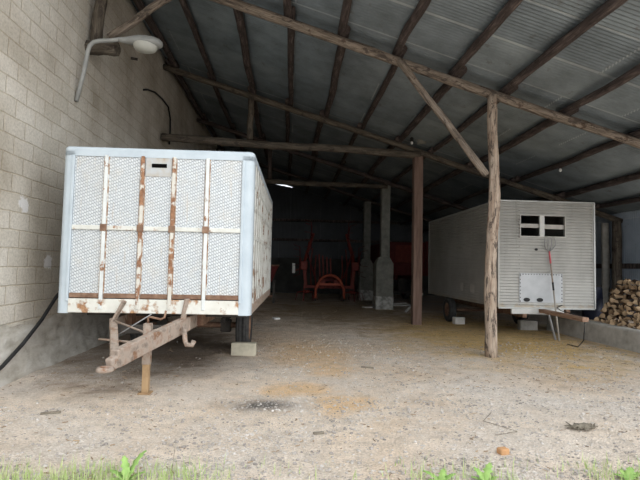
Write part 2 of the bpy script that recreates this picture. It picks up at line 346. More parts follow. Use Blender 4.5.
# ------------------------------------------------------------------ the shed
XW, XR, YF, YB = -3.5, 9.3, 4.85, 27.0          # block wall, right wall, roof front edge, back wall
S = .30
def zr(x): return 5.99 - S*x                    # underside of the roof sheets
def zg(x): return 5.72 - S*x                    # girder axes
def ground_z(x, y):
    return .010*noise.noise((x*.9, y*.9, 1)) + .007*noise.noise((x*3, y*3, 2))
def grid_axis(lo, hi, dlo, dhi, step):
    a = list(np.arange(dlo, dhi+1e-6, step)); p = dlo; s = step
    left = []
    while p > lo: s *= 1.6; p -= s; left.append(p)
    p = dhi; s = step; right = []
    while p < hi: s *= 1.6; p += s; right.append(p)
    return left[::-1] + a + right
xs = grid_axis(-60, 60, -3.9, 8, .11); ys = grid_axis(-60, 45, 3.0, 12, .11)
mb = MB(); nx = len(xs)
mb.add([(x, y, ground_z(x, y) if -4 < x < 9 and 2.9 < y < 14 else 0) for y in ys for x in xs],
       [[j*nx+i, j*nx+i+1, (j+1)*nx+i+1, (j+1)*nx+i] for j in range(len(ys)-1) for i in range(nx-1)], 0, True)
struct(mb.build('floor', M['ground']))

# block wall on the left with a concrete footing
mb = MB(); mb.box((XW-.25, 2.6, -.1), (XW, YB, 8.2)); pass
struct(mb.build('wall_left', M['blocks']))
mb = MB(); k = 400; vs = []; prof = [(0,.70),(.025,.60),(.05,.36),(.09,.12),(.13,-.05)]
for i in range(k+1):
    y = 2.6 + (YB-2.6)*i/k
    for (x, z) in prof: vs.append((XW + x*(1+.5*noise.noise((y*1.7, z*4, 3))) + .022*noise.noise((y*6, z*9, 8)) + .004, y, z*(1+.22*noise.noise((y*.8, 1, 2))+.08*noise.noise((y*4, 1, 9)))))
mb.add(vs, [[i*5+j, i*5+j+1, (i+1)*5+j+1, (i+1)*5+j] for i in range(k) for j in range(4)], 0, True)
struct(mb.build('baseboard_left', M['rough_wall']))

# roof: corrugated sheets, ribs running down the slope
mb = MB(); w = .076; pts = int((YB+.12-YF)/(w/6)); x0, x1 = XW-.3, XR+.35; vs = []
for i in range(pts+1):
    y = YF + i*w/6; h = .018*math.cos(2*math.pi*i/6)
    vs += [(x0, y, zr(x0)+.012+h), (x1, y, zr(x1)+.012+h)]
mb.add(vs, [[2*i, 2*i+1, 2*i+3, 2*i+2] for i in range(pts)], 0, True)
struct(mb.build('ceiling', M['roof']))

# right wall: standing corrugated sheets
mb = MB(); n = int((YB-10.5)/(w/6)); vs = []
for i in range(n+1):
    y = 10.5 + i*w/6; h = .018*math.cos(2*math.pi*i/6)
    vs += [(XR+h, y, .1), (XR+h, y, zr(XR)+.03)]
mb.add(vs, [[2*i, 2*i+1, 2*i+3, 2*i+2] for i in range(n)], 0, True)
struct(mb.build('wall_right', M['wall_sheet']))
# back wall: sheets over a block base, torn away along the top at one place
mb = MB(); n = int((XR-XW)/(w/4)); vs = []
for i in range(n+1):
    x = XW + i*w/4; h = .0095*math.cos(2*math.pi*i/4)
    top = zr(x)
    if -1.30 < x < .06: top -= .05 + .11*min(1, (.06-x)/.9) + .015*noise.noise((x*6, 0, 0))
    vs += [(x, YB+h, 1.9), (x, YB+h, top)]
mb.add(vs, [[2*i, 2*i+1, 2*i+3, 2*i+2] for i in range(n)], 0, True)
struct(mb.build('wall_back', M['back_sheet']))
mb = MB(); mb.box((XW, YB-.1, -.1), (XR, YB+.1, 1.95)); struct(mb.build('baseboard_back', M['base_shade']))
# raised terrace with its concrete kerb
mb = MB(); n = 26; vs = []
for i in range(n+1):
    y = 3.6 + i*(12.0-3.6)/n; a = .012*noise.noise((y*2, 0, 1)); b = .012*noise.noise((y*2, 4, 1))
    vs += [(6.60+a, y, -.08), (6.64+a, y, .36+b), (6.67+a, y, .395+b), (6.86, y, .40+b), (6.9, y, -.08)]
mb.add(vs, [[i*5+j, i*5+j+1, (i+1)*5+j+1, (i+1)*5+j] for i in range(n) for j in range(4)], 0, False)
mb.add(vs[:5], [[0,1,2,3,4]]); mb.add(vs[-5:], [[4,3,2,1,0]])
struct(mb.build('trim_1', M['concrete']))
mb = MB(); mb.box((6.85, 3.6, -.1), (XR, 12.0, .36)); struct(mb.build('floor_terrace', M['ground']))

# girders, posts, braces
YG = (8.2, 12.85, 17.5, 22.2)
which = ('front', 'second', 'third', 'rearmost')
for q, y in enumerate(YG):
    xa, xb = (-3.5, 9.25)
    log('log_girder', (xa, y, zg(xa)), (xb, y, zg(xb)), .085, .078, M['log_pale'] if q < 1 else M['log_dim'] if q < 2 else M['log_dark'],  # darker wood on the inner girders paints in the deepening shade
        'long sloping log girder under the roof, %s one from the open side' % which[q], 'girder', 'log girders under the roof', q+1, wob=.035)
log('wooden_post', (3.52, 8.2, -.03), (3.535, 8.2, zg(3.5)-.06), .108, .085, M['log_pink'], 'pale peeled log post standing free in the middle of the open front', 'post', None, 21, 16, .03)
log('wooden_brace', (3.40, 8.13, 3.16), (1.84, 8.13, zg(1.84)-.03), .065, .06, M['log_pale'], 'thin slanted log brace from the free front post up to the front girder', 'brace', None, 22, wob=.015)
mb = MB(); mb.box((-.125,-.12,-.03), (.125,.12,zg(3.47)-.1), .025)
o = mb.build('wooden_post', simple('rusty brown post', [(.3,(.10,.065,.05)),(.5,(.17,.11,.088)),(.7,(.22,.15,.12))], 5, (3,3,.3), .9, bmp=.5)); o.location = (3.45, 12.85, 0); tag(o, 'square rusty brown post behind and left of the pale front post', 'post')
nails = []
def column(y, x, label):
    e = empty('concrete_column', (x, y, 0), label, 'column', 0)
    mb = MB(); mb.prism([(-.31,-.31),(.31,-.31),(.31,.31),(-.31,.31)], .46, 1.66)
    a, b2 = .31, .19
    mb.add([(-a,-a,1.66),(a,-a,1.66),(a,a,1.66),(-a,a,1.66),(-b2,-b2,1.9),(b2,-b2,1.9),(b2,b2,1.9),(-b2,b2,1.9)], [[0,1,5,4],[1,2,6,5],[2,3,7,6],[3,0,4,7],[4,5,6,7]])
    mb.build('pedestal', M['concrete_dim'], e)
    mb = MB(); mb.box((-.325,-.325,-.03), (.325,.325,.47), .02); s = mb.build('base', M['limewash'], e); s['label'] = 'whitewashed base of the column'
    mb = MB(); mb.box((-.12,-.165,1.88), (.20,.165,zg(x)-.07), .02); mb.build('shaft', M['concrete_dim'], e)
    return e
column(17.6, 3.47, 'grey concrete column on a thick pedestal behind the rusty brown post')
column(22.3, 3.55, 'concrete column standing behind the nearer grey pedestal column')
# tie beams and struts
log('tie_beam', (-3.45, 12.80, 4.84), (3.50, 12.80, 4.60), .105, .10, M['log_dim'], 'level log tie beam from the block wall to the rusty brown post', 'beam', None, 31, wob=.03, kind='thing')
log('tie_beam', (-3.45, 17.45, 4.64), (3.55, 17.45, 4.50), .095, .085, M['log_dim'], 'level log tie beam farther in, meeting the grey concrete column', 'beam', None, 32, wob=.03, kind='thing')
log('wooden_strut', (-1.14, 12.83, 4.86), (-1.14, 12.83, zg(-1.14)-.06), .085, .08, M['log_dim'], 'short upright log strut between the long tie beam and second girder', 'strut', None, 33)
log('wooden_strut', (-.80, 17.48, 4.62), (-.80, 17.48, zg(-.8)-.06), .08, .075, M['log_dark'], 'dark upright strut above the farther tie beam', 'strut', None, 34)
# the foot of the front girder on the block wall
log('wooden_stub', (-3.52, 8.18, 5.12), (-2.98, 8.10, 5.09), .12, .115, M['log_dim'], 'dark beam stub sticking out of the block wall beside the street lamp', 'beam', None, 41, 14, kind='thing')
log('wooden_strut', (-3.36, 8.18, 5.22), (-3.33, 8.2, 6.66), .10, .09, M['log_dim'], 'upright log rising from the beam stub along the block wall', 'strut', None, 42)
log('wooden_strut', (-3.15, 8.16, 5.30), (-1.93, 8.18, zg(-1.93)-.05), .07, .06, M['log_pale'], 'slanted log strut from the wall stub up to the front girder', 'strut', None, 43)
# purlins in four lengths, lapping at the girders
PX = [-3.28, -2.22, -1.11, -.11, .84, 1.86, 2.92, 3.86, 4.96, 6.25, 7.55, 8.55]
ordn = ['first','second','third','fourth','fifth','sixth','seventh','eighth','ninth','tenth','eleventh','twelfth','thirteenth']
spans = [(YF+.05, 8.5, 'at the open front'), (8.1, 13.1, 'between front and second girders'), (12.7, 17.75, 'between second and third girders'), (17.3, 26.9, 'behind the third girder')]
for i, x in enumerate(PX):
    for q, (ya, yb, where) in enumerate(spans):
        dx = .06 if q % 2 else -.06
        if x in (-1.11, -.11) and q == 3: yb = 24.4
        r = .076 + .010*math.sin(i*3.1+q)
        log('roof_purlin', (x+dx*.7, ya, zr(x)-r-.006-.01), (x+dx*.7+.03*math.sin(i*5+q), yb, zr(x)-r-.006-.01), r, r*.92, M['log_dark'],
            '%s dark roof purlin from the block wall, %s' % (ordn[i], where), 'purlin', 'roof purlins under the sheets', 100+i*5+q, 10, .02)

# posts and rails of the right wall
for (y, r, lab) in ((12.85, .13, 'brown log post of the corrugated wall behind the firewood'), (13.35, .11, 'grey log post beside the brown one at the corrugated wall'), (8.3, .12, 'log post of the corrugated wall at the front'), (17.5, .11, 'log post of the corrugated wall behind the white trailer')):
    if y == 8.3: continue
    log('wall_post', (9.12, y, 0.33 if y < 12 else -.03), (9.12, y, zg(9.12)-.05), r, r*.9, M['log_dim'] if y != 13.35 else M['concrete'], lab, 'post', 'posts of the corrugated wall', 60+int(y*3), kind='thing')
mb = MB(); mb.box((9.22, 10.6, 1.62), (9.285, 26.5, 1.76), .008); tag(mb.build('wall_rail', M['log_dark']), 'level wooden rail along the corrugated side wall', 'rail')
for z, lab in ((2.9, 'upper'), (4.0, 'topmost')):
    mb = MB(); mb.box((-3.3, 26.83, z), (9.1, 26.97, z+.14), .008); tag(mb.build('wall_rail', M['log_dark']), '%s dark level rail across the back wall sheets' % lab, 'rail')

# ------------------------------------------------------------------ wheels
def wheel_parts(parent, x, y, r, w, out, mat_rim):
    """tyre (> tread is in the mesh) and rim; axle along local x; out = +1/-1 outer side"""
    mt = Matrix.Translation((x, y, r)) @ Matrix.Rotation(R(90), 4, 'Y')
    prof = [(r*.58,-w*.42),(r*.80,-w*.5),(r*.93,-w*.47),(r*.985,-w*.36),(r,-w*.30),(r*.975,-w*.27),(r,-w*.24),(r,-w*.05),(r*.972,-w*.03),(r*.972,w*.03),(r,w*.05),(r,w*.24),(r*.975,w*.27),(r,w*.30),(r*.985,w*.36),(r*.93,w*.47),(r*.80,w*.5),(r*.58,w*.42)]
    t = MB().lathe(prof, 36, mt).build('tyre', M['tyre'], parent)
    s = out
    rp = [(.001, s*w*.30),(r*.14, s*w*.30),(r*.16, s*w*.12),(r*.34, s*w*.10),(r*.42, s*w*.2),(r*.52, s*w*.34),(r*.585, s*w*.42),(r*.585, -s*w*.42),(.001,-s*w*.3)]
    ri = MB().lathe(rp, 28, mt).build('rim', mat_rim, parent)
    m2 = MB()
    for k in range(5):
        a = 2*math.pi*k/5
        m2.lathe([(.001,0),(.014,0),(.014,.02),(.001,.02)], 6, mt @ Matrix.Translation((r*.25*math.cos(a), r*.25*math.sin(a), s*w*.115 - (.0 if s > 0 else .02))))
    m2.build('wheel_nuts', M['steel_dark'], ri)
    return t

# ------------------------------------------------------------------ livestock trailer on the left
# local frame: x across (0 = middle), y back from the front face, z up
LT = empty('livestock_trailer', (-1.69, 6.2, 0), 'pale blue framed box trailer with rusty mesh panelled front beside the block wall', 'trailer', R(-.8))
W2, Z0, Z1, LEN = 1.21, .865, 2.965, 4.7
def P(name, mb, mat, parent=LT, label=None):
    o = mb.build(name, mat, parent)
    if label: o['label'] = label
    return o
# rounded corner posts and top edge
def corner_profile(sx):                        # rounded front corner in plan
    pts = []; r = .085
    for k in range(7):
        a = math.pi/2*k/6
        pts.append((sx*(W2-r+r*math.sin(a)), r-r*math.cos(a)))
    return pts + [(sx*W2, .17), (sx*(W2-.03), .17), (sx*(W2-.03), .05), (sx*(W2-.155), .05), (sx*(W2-.155), 0)]
for sx in (-1, 1):
    mb = MB(); pr = corner_profile(sx)
    mb.prism(pr, Z0-.01, Z1-.06); P('corner_post', mb, M['blue_paint'])
    mb = MB(); mb.box((sx*W2-.05 if sx > 0 else -W2, LEN-.1, Z0), (sx*W2 if sx > 0 else -W2+.05, LEN, Z1-.06), .015); P('rear_post', mb, M['blue_paint'])
# top hoop: front edge and sides, rounded on the outside
mb = MB(); sec = [(0,-.12),(0,-.03),(.008,-.012),(.025,0),(.10,.01),(.10,-.12)]
path = []; r = .085
for k in range(7): a = math.pi/2*k/6; path.append(((-W2+r-r*math.sin(math.pi/2-a), r-r*math.cos(math.pi/2-a)), None))
outer = [(-W2, LEN)] + [(-W2+r-r*math.cos(R(15*k)), r-r*math.sin(R(15*k))) for k in range(7)] + [(W2-r+r*math.sin(R(15*k)), r-r*math.cos(R(15*k))) for k in range(7)] + [(W2, LEN)]
cx, cy = 0, 2.3
vs = []
for i, (x, y) in enumerate(outer):
    a = Vector(outer[max(i-1,0)]); b = Vector(outer[min(i+1,len(outer)-1)]); t = (b-a).normalized(); nn = Vector((-t.y, t.x))
    for (d, z) in sec: vs.append((x+nn.x*d, y+nn.y*d, Z1+z))
ns = len(sec)
mb.add(vs, [[i*ns+j, i*ns+(j+1)%ns, (i+1)*ns+(j+1)%ns, (i+1)*ns+j] for i in range(len(outer)-1) for j in range(ns)])
P('top_frame', mb, M['blue_paint'])
mb = MB(); mb.box((-W2+.03, .05, Z1-.03), (W2-.03, LEN, Z1-.005)); P('roof_panel', mb, M['white_paint'])
mb = MB(); mb.box((-W2+.02, .03, Z0+.02), (W2-.02, LEN, Z0+.10)); P('floor_panel', mb, M['steel_dark'])
# front: sill, rust rail, stiles, cross rails, ten sheets
xi0, xi1 = -W2+.155, W2-.155
mb = MB(); mb.box((xi0-.002, -.012, Z0), (xi1+.002, .05, Z0+.175), .008); P('sill_rail', mb, M['sill_paint'], label='white bottom rail blotched with rust')
mb = MB(); mb.box((xi0, .004, Z0+.185), (xi1, .045, Z0+.245), .006); P('lower_rail', mb, M['rust_dark'], label='dark rusty bottom rail')
mb = MB(); mb.box((xi0-.035, -.016, Z0+.14), (xi0, .05, Z1-.12), .006); P('stile', mb, M['blue_paint'])
mb = MB(); mb.box((xi1, -.016, Z0+.14), (xi1+.035, .05, Z1-.12), .006); P('stile', mb, M['blue_paint'])
cols = [xi0, -.66, -.205, .19, .615, xi1]
zm = Z0 + 1.07
for k, x in enumerate(cols[1:-1]):
    w_ = .021
    mb = MB(); mb.box((x-w_, -.022, Z0+.05), (x+w_, .03, Z1-.105), .006); mu = P('mullion', mb, M['rusty_bar'] if k in (1, 2) else M['spot_bar'])
    mb = MB(); mb.box((x-.034, .004, Z0+.2), (x+.034, .0115, Z1-.11)); P('backing_strip', mb, M['edge_rust'], mu, 'rusty strip edging the bar')
for k in range(5):
    a, b = cols[k], cols[k+1]
    a += .024 if k else 0; b -= .024 if k < 4 else 0
    mb = MB(); mb.box((a, -.010, zm-.028), (b, .03, zm+.028), .006); P('cross_rail', mb, M['cream_rust'])
    for (za, zb) in ((Z0+.245, zm-.02), (zm+.02, Z1-.11)):
        mb = MB(); mb.box((a-.01, .012, za), (b+.01, .022, zb)); pn = P('mesh_panel', mb, M['mesh_panel'])
        if k == 2 and zb > 2.5:
            pl = MB(); pl.box((a-.004, .004, Z1-.36), (b+.004, .013, Z1-.105), .002); h = P('cover_plate', pl, simple('stained plate', [(.4,(.45,.47,.48)),(.58,(.43,.41,.37)),(.7,(.35,.27,.20))], 7, rough=.7), pn, 'plain stained plate above the mesh')
            sl = MB(); sl.box((a+.085, .0, Z1-.245), (a+.275, .006, Z1-.195)); P('slot', sl, M['pitch_black'], pn, 'black slot')
    # rusty gussets where the bars cross
for x in cols[1:-1]:
    mb = MB(); mb.box((x-.042, -.026, zm-.045), (x+.042, -.018, zm+.045), .004); P('gusset', mb, M['rust_dark'])
# both sides: rails, slats, sheet
for sx in (-1, 1):
    xo = sx*W2
    def sb(y0, y1, z0, z1, d0, d1, bev=.006):
        a, b = sorted((xo-sx*d0, xo-sx*d1)); m_ = MB(); m_.box((a, y0, z0), (b, y1, z1), bev); return m_
    P('side_sheet', sb(.17, LEN-.1, Z0+.1, Z1-.1, .012, .022, 0), M['side_sheet'], label='grey rust stained side sheet')
    P('side_sill', sb(.17, LEN, Z0-.01, Z0+.13, 0, .05), M['rust_tan'], label='rusty lower side rail')
    for z in (1.88, 2.28, 2.56): P('side_rail', sb(.17, LEN-.1, z-.03, z+.03, .0, .02, .003), M['slat_paint'])
    for k in range(13):
        y = .36 + k*.345
        P('side_slat', sb(y-.055, y+.055, Z0+.12, Z1-.11, -.003, .02, .003), M['slat_paint'])
# back
mb = MB(); mb.box((-W2+.05, LEN-.04, Z0+.05), (W2-.05, LEN-.01, Z1-.1)); P('tail_door', mb, M['mesh_panel'])
# chassis
for sx in (-1, 1):
    mb = MB(); mb.bar((sx*.48, .5, Z0-.10), (sx*.48, LEN-.1, Z0-.10), .10, .20); P('chassis_rail', mb, M['rust_dark'])
for y in (.7, 1.5, 3.7):
    mb = MB(); mb.bar((-1.1, y, Z0-.05), (1.1, y, Z0-.05), .08, .10); P('cross_member', mb, M['steel_dark'])
AX, WR = 2.50, .43
mb = MB(); mb.tube([(-.92, AX, WR), (.92, AX, WR)], .05, 10); P('axle', mb, M['rust_dark'])
for sx in (-1, 1):
    mb = MB()
    for k in range(3): mb.bar((sx*.56, AX-.55+.08*k, WR+.10+.025*k), (sx*.56, AX+.55-.08*k, WR+.10+.025*k), .07, .022)
    P('leaf_spring', mb, M['steel_dark'])
    wheel_parts(LT, sx*.88, AX, WR, .23, sx, M['rust_dark'])
    mb = MB(); mb.box((sx*.56-.09, AX-.07, WR-.12), (sx*.56+.09, AX+.07, WR+.1), .02); P('brake_box', mb, M['steel_dark'])
# drawbar (points measured in the place, moved to the trailer's own frame)
inv = (Matrix.Translation((-1.69, 6.2, 0)) @ Matrix.Rotation(R(-.8), 4, 'Z')).inverted()
def lo(p): return inv @ Vector(p)
mb = MB(); mb.bar(lo((-1.30, 6.35, .735)), lo((-1.735, 5.02, .525)), .10, .185, .012); mb.bar(lo((-1.30, 6.30, .74)), lo((-1.28, 6.9, .74)), .10, .18, .012); P('drawbar_beam', mb, M['rust_tan'])
mb = MB(); mb.bar(lo((-2.21, 6.30, .71)), lo((-1.82, 5.25, .53)), .085, .15, .012); mb.bar(lo((-2.21, 6.26, .72)), lo((-2.22, 6.9, .74)), .085, .15, .012); P('drawbar_beam', mb, M['rust_tan'])
mb = MB(); mb.bar(lo((-1.715, 5.08, .52)), lo((-1.765, 4.95, .475)), .09, .13, .02); nose = P('coupling_nose', mb, M['rust_tan'])
mb = MB(); c0 = lo((-1.775, 4.885, .45)); ring = [(c0.x+.062*math.cos(a), c0.y+.062*math.sin(a), c0.z) for a in [2*math.pi*k/16 for k in range(17)]]
mb.tube(ring, .026, 8, False); P('towing_eye', mb, M['rust_tan'], nose)
mb = MB(); mb.bar(lo((-2.20, 6.20, .72)), lo((-2.04, 6.155, 1.02)), .075, .03, .005); P('strap', mb, M['rust_tan'])
mb = MB(); mb.bar(lo((-1.33, 6.20, .76)), lo((-1.27, 6.16, 1.06)), .075, .03, .005); P('strap', mb, M['rust_tan'])
jx, jy = lo((-1.625, 5.75, 0)).xy
mb = MB(); mb.box((jx-.045, jy-.045, .33), (jx+.045, jy+.045, .80), .008); jl = P('jockey_leg', mb, M['rust_tan'])
mb = MB(); mb.box((jx-.037, jy-.037, .0), (jx+.037, jy+.037, .36), .006); mb.box((jx-.07, jy-.07, -.005), (jx+.07, jy+.07, .012), .003); P('leg_tube', mb, M['leg_tan'], jl, 'yellowish brown lower tube')
mb = MB(); mb.tube([(jx,jy,.79),(jx,jy,.865),(jx+.02,jy,.873),(jx+.15,jy-.02,.85),(jx+.19,jy-.02,.87),(jx+.205,jy-.02,.95)], .013, 8); P('crank', mb, M['rust_dark'], jl)
mb = MB(); mb.tube([lo((-2.12, 6.1, .78)), lo((-1.70, 5.86, .68)), lo((-1.50, 5.9, .72)), lo((-1.30, 6.15, .80))], .012, 6); P('brake_rod', mb, M['rust_tan'])
mb = MB(); mb.tube([lo((-2.08, 5.95, .60)), lo((-1.66, 6.0, .88))], .008, 6); P('brake_cable', mb, M['grey_steel'])
mb = MB(); mb.tube([lo((-2.25, 5.95, .58)), lo((-1.75, 5.78, .57))], .014, 6); P('brake_rod', mb, M['rust_tan'])
mb = MB(); mb.bar(lo((-2.2, 6.28, .66)), lo((-1.30, 6.28, .66)), .08, .11, .01); P('drawbar_cross', mb, M['steel_dark'])
mb = MB(); mb.tube([lo((-1.28,6.08,.72)), lo((-1.25,6.02,.56)), lo((-1.22,5.97,.52)), lo((-1.15,5.96,.52)), lo((-1.13,5.96,.57))], .03, 8); P('safety_hook', mb, M['rust_tan'])
# stone block chocked against the wheel
def block(name, lo_, hi_, mat, label, rz=0, cat='block', bev=.012):
    c = Vector(((lo_[0]+hi_[0])/2, (lo_[1]+hi_[1])/2, lo_[2])); mb = MB()
    mb.box(Vector(lo_)-c, Vector(hi_)-c, bev); o = mb.build(name, mat); o.location = c; o.rotation_euler.z = rz; return tag(o, label, cat)
block('stone_block', (-.93, 8.10, -.005), (-.52, 8.255, .205), M['pale_block'], 'pale yellowish stone block chocking the left trailer wheel', R(-2))
block('paper_scrap', (-.42, 13.5, .0), (-.24, 13.72, .05), M['paper'], 'small crumpled white scrap on the earth behind the left trailer', R(20), 'paper', .02)

# ------------------------------------------------------------------ street lamp on the block wall
SL = empty('street_lamp', (-3.42, 8.05, 4.05), 'grey street lamp on a bent pipe fixed to the block wall', 'lamp')
def ls(p): return Vector(p) - Vector((-3.42, 8.05, 4.05))
mb = MB(); mb.tube([ls(p) for p in [(-3.465,7.78,4.06),(-3.37,7.78,4.54),(-3.325,7.78,4.88),(-3.30,7.785,4.98),(-3.25,7.80,5.05),(-3.16,7.82,5.085),(-3.0,7.84,5.11),(-2.83,7.85,5.145)]], .034, 10); P('arm_pipe', mb, M['lamp_grey'], SL)
hd = Vector((-2.88,7.85,5.135)); d = (Vector((-2.25,7.93,5.115))-hd); ln = d.length; x = d.normalized(); y = Vector((0,0,1)).cross(x).normalized(); z = x.cross(y)
hm = Matrix(((x.x,y.x,z.x,0),(x.y,y.y,z.y,0),(x.z,y.z,z.z,0),(0,0,0,1))); hm.translation = ls(hd)
prof = [(0,.035,.035,.035),(.06,.045,.045,.04),(.18,.075,.08,.05),(.30,.12,.11,.06),(.42,.15,.12,.06),(.55,.15,.115,.06),(.64,.115,.09,.05),(.69,.05,.05,.03),(.70,.01,.01,.01)]
vs = []; n = 16
for (px, hw, hu, hdn) in prof:
    for k in range(n):
        a = 2*math.pi*k/n; vs.append((px, hw*math.cos(a), (hu if math.sin(a) > 0 else hdn)*math.sin(a)))
mb = MB(); mb.add(vs, [[i*n+k, i*n+(k+1)%n, (i+1)*n+(k+1)%n, (i+1)*n+k] for i in range(len(prof)-1) for k in range(n)] + [list(range(n))[::-1]], 0, True, hm)
P('lamp_head', mb, M['lamp_grey'], SL)
vs = []; prof = [(1,0),(1,-.02),(.95,-.06),(.8,-.10),(.5,-.125),(.2,-.133),(.01,-.135)]
for (s, h) in prof:
    for k in range(20): a = 2*math.pi*k/20; vs.append((.43+.20*s*math.cos(a), .14*s*math.sin(a), -.02+h*1.05))
mb = MB(); mb.add(vs, [[i*20+k, i*20+(k+1)%20, (i+1)*20+(k+1)%20, (i+1)*20+k] for i in range(len(prof)-1) for k in range(20)], 0, True, hm)
P('lamp_bowl', mb, M['lamp_glass'], SL, 'pale frosted bowl under the lamp head')
# cable and hose on the wall
mb = MB(); mb.tube([(-3.49,11.2,5.52),(-3.46,11.4,5.60),(-3.46,12.0,5.76),(-3.46,12.7,5.84),(-3.46,13.35,5.84),(-3.46,13.6,5.6),(-3.46,13.65,5.25),(-3.46,13.6,4.85)], .022, 8)
tag(mb.build('wall_cable', M['black']), 'black cable curving down the upper block wall beyond the street lamp', 'cable')
mb = MB(); mb.tube([(-3.36,4.9,.03),(-3.36,5.4,.06),(-3.37,6.0,.24),(-3.37,6.41,.43),(-3.38,6.88,.69),(-3.40,7.3,.97),(-3.42,7.9,1.3),(-3.45,8.6,1.55)], .024, 10)
tag(mb.build('drain_hose', M['black']), 'thick black hose rising along the foot of the block wall', 'hose')
mb = MB(); mb.bar((-3.52,10.31,5.88), (-3.36,10.31,5.86), .035, .05); tag(mb.build('iron_peg', M['steel_dark']), 'small dark iron peg in the block wall below the lamp head', 'peg')

# ------------------------------------------------------------------ white trailer on the right
RT = empty('box_trailer', (5.76, 10.45, 0), 'white metal sided box trailer with a small dark window in its front', 'trailer', R(-.3))
w2, b0, b1, ln = 1.11, .685, 3.06, 5.4
PR = lambda n, mb, mat, label=None, parent=RT: P(n, mb, mat, parent, label)
wx0, wx1, wz0, wz1 = -.60, .42, 2.285, 2.745           # front window opening
def courses(z0, z1, pitch):
    k = max(1, round((z1-z0)/pitch)); return [(z0+(z1-z0)*i/k, z0+(z1-z0)*(i+1)/k) for i in range(k)]
def lap(mb, mapf, u0, u1, z0, z1):                     # one lapped board: mapf(u, d, z), d = outward
    d = .022; z1 = z1-.018
    vs = [mapf(u0, d, z0), mapf(u1, d, z0), mapf(u1, .004, z1), mapf(u0, .004, z1), mapf(u0, -.031, z0), mapf(u1, -.031, z0), mapf(u1, -.031, z1), mapf(u0, -.031, z1)]
    mb.add(vs, [[0,1,2,3],[4,5,1,0],[5,6,2,1],[6,7,3,2],[7,4,0,3],[4,7,6,5]])
mb = MB(); fm = lambda u, d, z: (u, -d, z)
for (za, zb) in courses(b0, wz0, .068): lap(mb, fm, -w2, w2, za, zb)
for (za, zb) in courses(wz0, wz1, .068): lap(mb, fm, -w2, wx0, za, zb); lap(mb, fm, wx1, w2, za, zb)
for (za, zb) in courses(wz1, b1, .068): lap(mb, fm, -w2, w2, za, zb)
for (ua, ub, za, zb) in ((-w2, w2, b0, wz0), (-w2, wx0, wz0, wz1), (wx1, w2, wz0, wz1), (-w2, w2, wz1, b1)): mb.box((ua, .03, za), (ub, .045, zb))
PR('front_wall', mb, M['siding'])
for sx in (-1, 1):
    mb = MB(); sm = lambda u, d, z: (sx*(w2+d), u, z)
    for (za, zb) in courses(b0, b1, .068): lap(mb, sm, .0, ln, za, zb)
    xa_, xb_ = sorted((sx*(w2-.03), sx*(w2-.045))); mb.box((xa_, 0, b0), (xb_, ln, b1))
    PR('side_wall', mb, M['siding'])
mb = MB(); bmf = lambda u, d, z: (u, ln+d, z)
for (za, zb) in courses(b0, b1, .068): lap(mb, bmf, -w2, w2, za, zb)
PR('rear_wall', mb, M['siding'])
mb = MB(); mb.box((-w2-.02, -.02, b1-.01), (w2+.02, ln+.02, b1+.03), .01); PR('roof_panel', mb, M['alu'])
mb = MB(); mb.box((-w2, 0, b0-.02), (w2, ln, b0+.03)); PR('floor_panel', mb, M['steel_dark'])
for sx in (-1, 1):
    for y in (-.018, ln+.018):
        mb = MB(); mb.box((sx*w2-.018, y-.014, b0-.01), (sx*w2+.018, y+.014, b1+.015), .006); PR('corner_trim', mb, M['siding'] if sx < 0 else M['alu'])
mb = MB(); mb.box((-w2, -.02, b0-.03), (w2, .0, b0+.012), .004); PR('bottom_trim', mb, M['alu'])
# window: surround, mullion, slanting board, dark gap
wf = MB()
for (a, b) in (((wx0-.025,-.03,wz0-.03),(wx1+.025,.03,wz0)), ((wx0-.025,-.03,wz1),(wx1+.025,.03,wz1+.025)), ((wx0-.025,-.03,wz0),(wx0,.03,wz1)), ((wx1,-.03,wz0),(wx1+.025,.03,wz1))): wf.box(a, b, .004)
wfo = PR('window_frame', wf, M['siding'])
mb = MB(); mb.box((-.165, -.034, wz0-.01), (-.055, .02, wz1+.005), .005); PR('mullion', mb, M['white_paint'], None, wfo)
mb = MB(); mb.box((wx0, .02, 2.475), (-.165, .045, 2.565), .004); PR('window_board', mb, M['plank_pale'], 'grey board across the opening', wfo)
mb = MB(); mb.box((-.055, .02, 2.455), (wx1, .045, 2.555), .004); PR('window_board', mb, M['plank_pale'], 'grey board across the opening', wfo)
# riveted patch panel with two oval holes
hx0, hx1, hz0, hz1 = -.635, .36, .80, 1.45
mb = MB(); mb.box((hx0, -.024, hz0), (hx1, -.016, hz1), .003)
hp = PR('patch_panel', mb, simple('grey white sheet', [(.3,(.40,.415,.43)),(.6,(.50,.515,.53))], 3, rough=.5, metal=.2), 'smooth riveted sheet low on the front')
def rivets(pts, name='rivets', par=hp):
    for (x, z) in pts:
        m_ = MB(); m_.lathe([(.013,0),(.011,.006),(.001,.009)], 6, Matrix.Translation((x, -.024, z)) @ Matrix.Rotation(R(90), 4, 'X'))
        PR('rivet', m_, M['steel_dark'], None, par)
rivets([(hx0+.02+i*(hx1-hx0-.04)/15, hz1-.025) for i in range(16)] + [(hx0+.02, hz0+.03+i*.08) for i in range(8)] + [(hx1-.02, hz0+.03+i*.08) for i in range(8)])
for x in (-.47, -.17):
    mb = MB(); mb.prism([(x+.075*math.cos(2*math.pi*k/16), .045*math.sin(2*math.pi*k/16)+.86) for k in range(16)], .0, .02, Matrix(((1,0,0,0),(0,0,-1,-.012),(0,1,0,0),(0,0,0,1)))); PR('vent_hole', mb, M['black'], 'black oval hole', hp)
mb = MB(); mb.prism([(-.245+.035*math.cos(2*math.pi*k/12), 1.985+.028*math.sin(2*math.pi*k/12)) for k in range(12)], 0, .02, Matrix(((1,0,0,0),(0,0,-1,-.008),(0,1,0,0),(0,0,0,1)))); PR('plug_hole', mb, M['black'])
seam = MB()
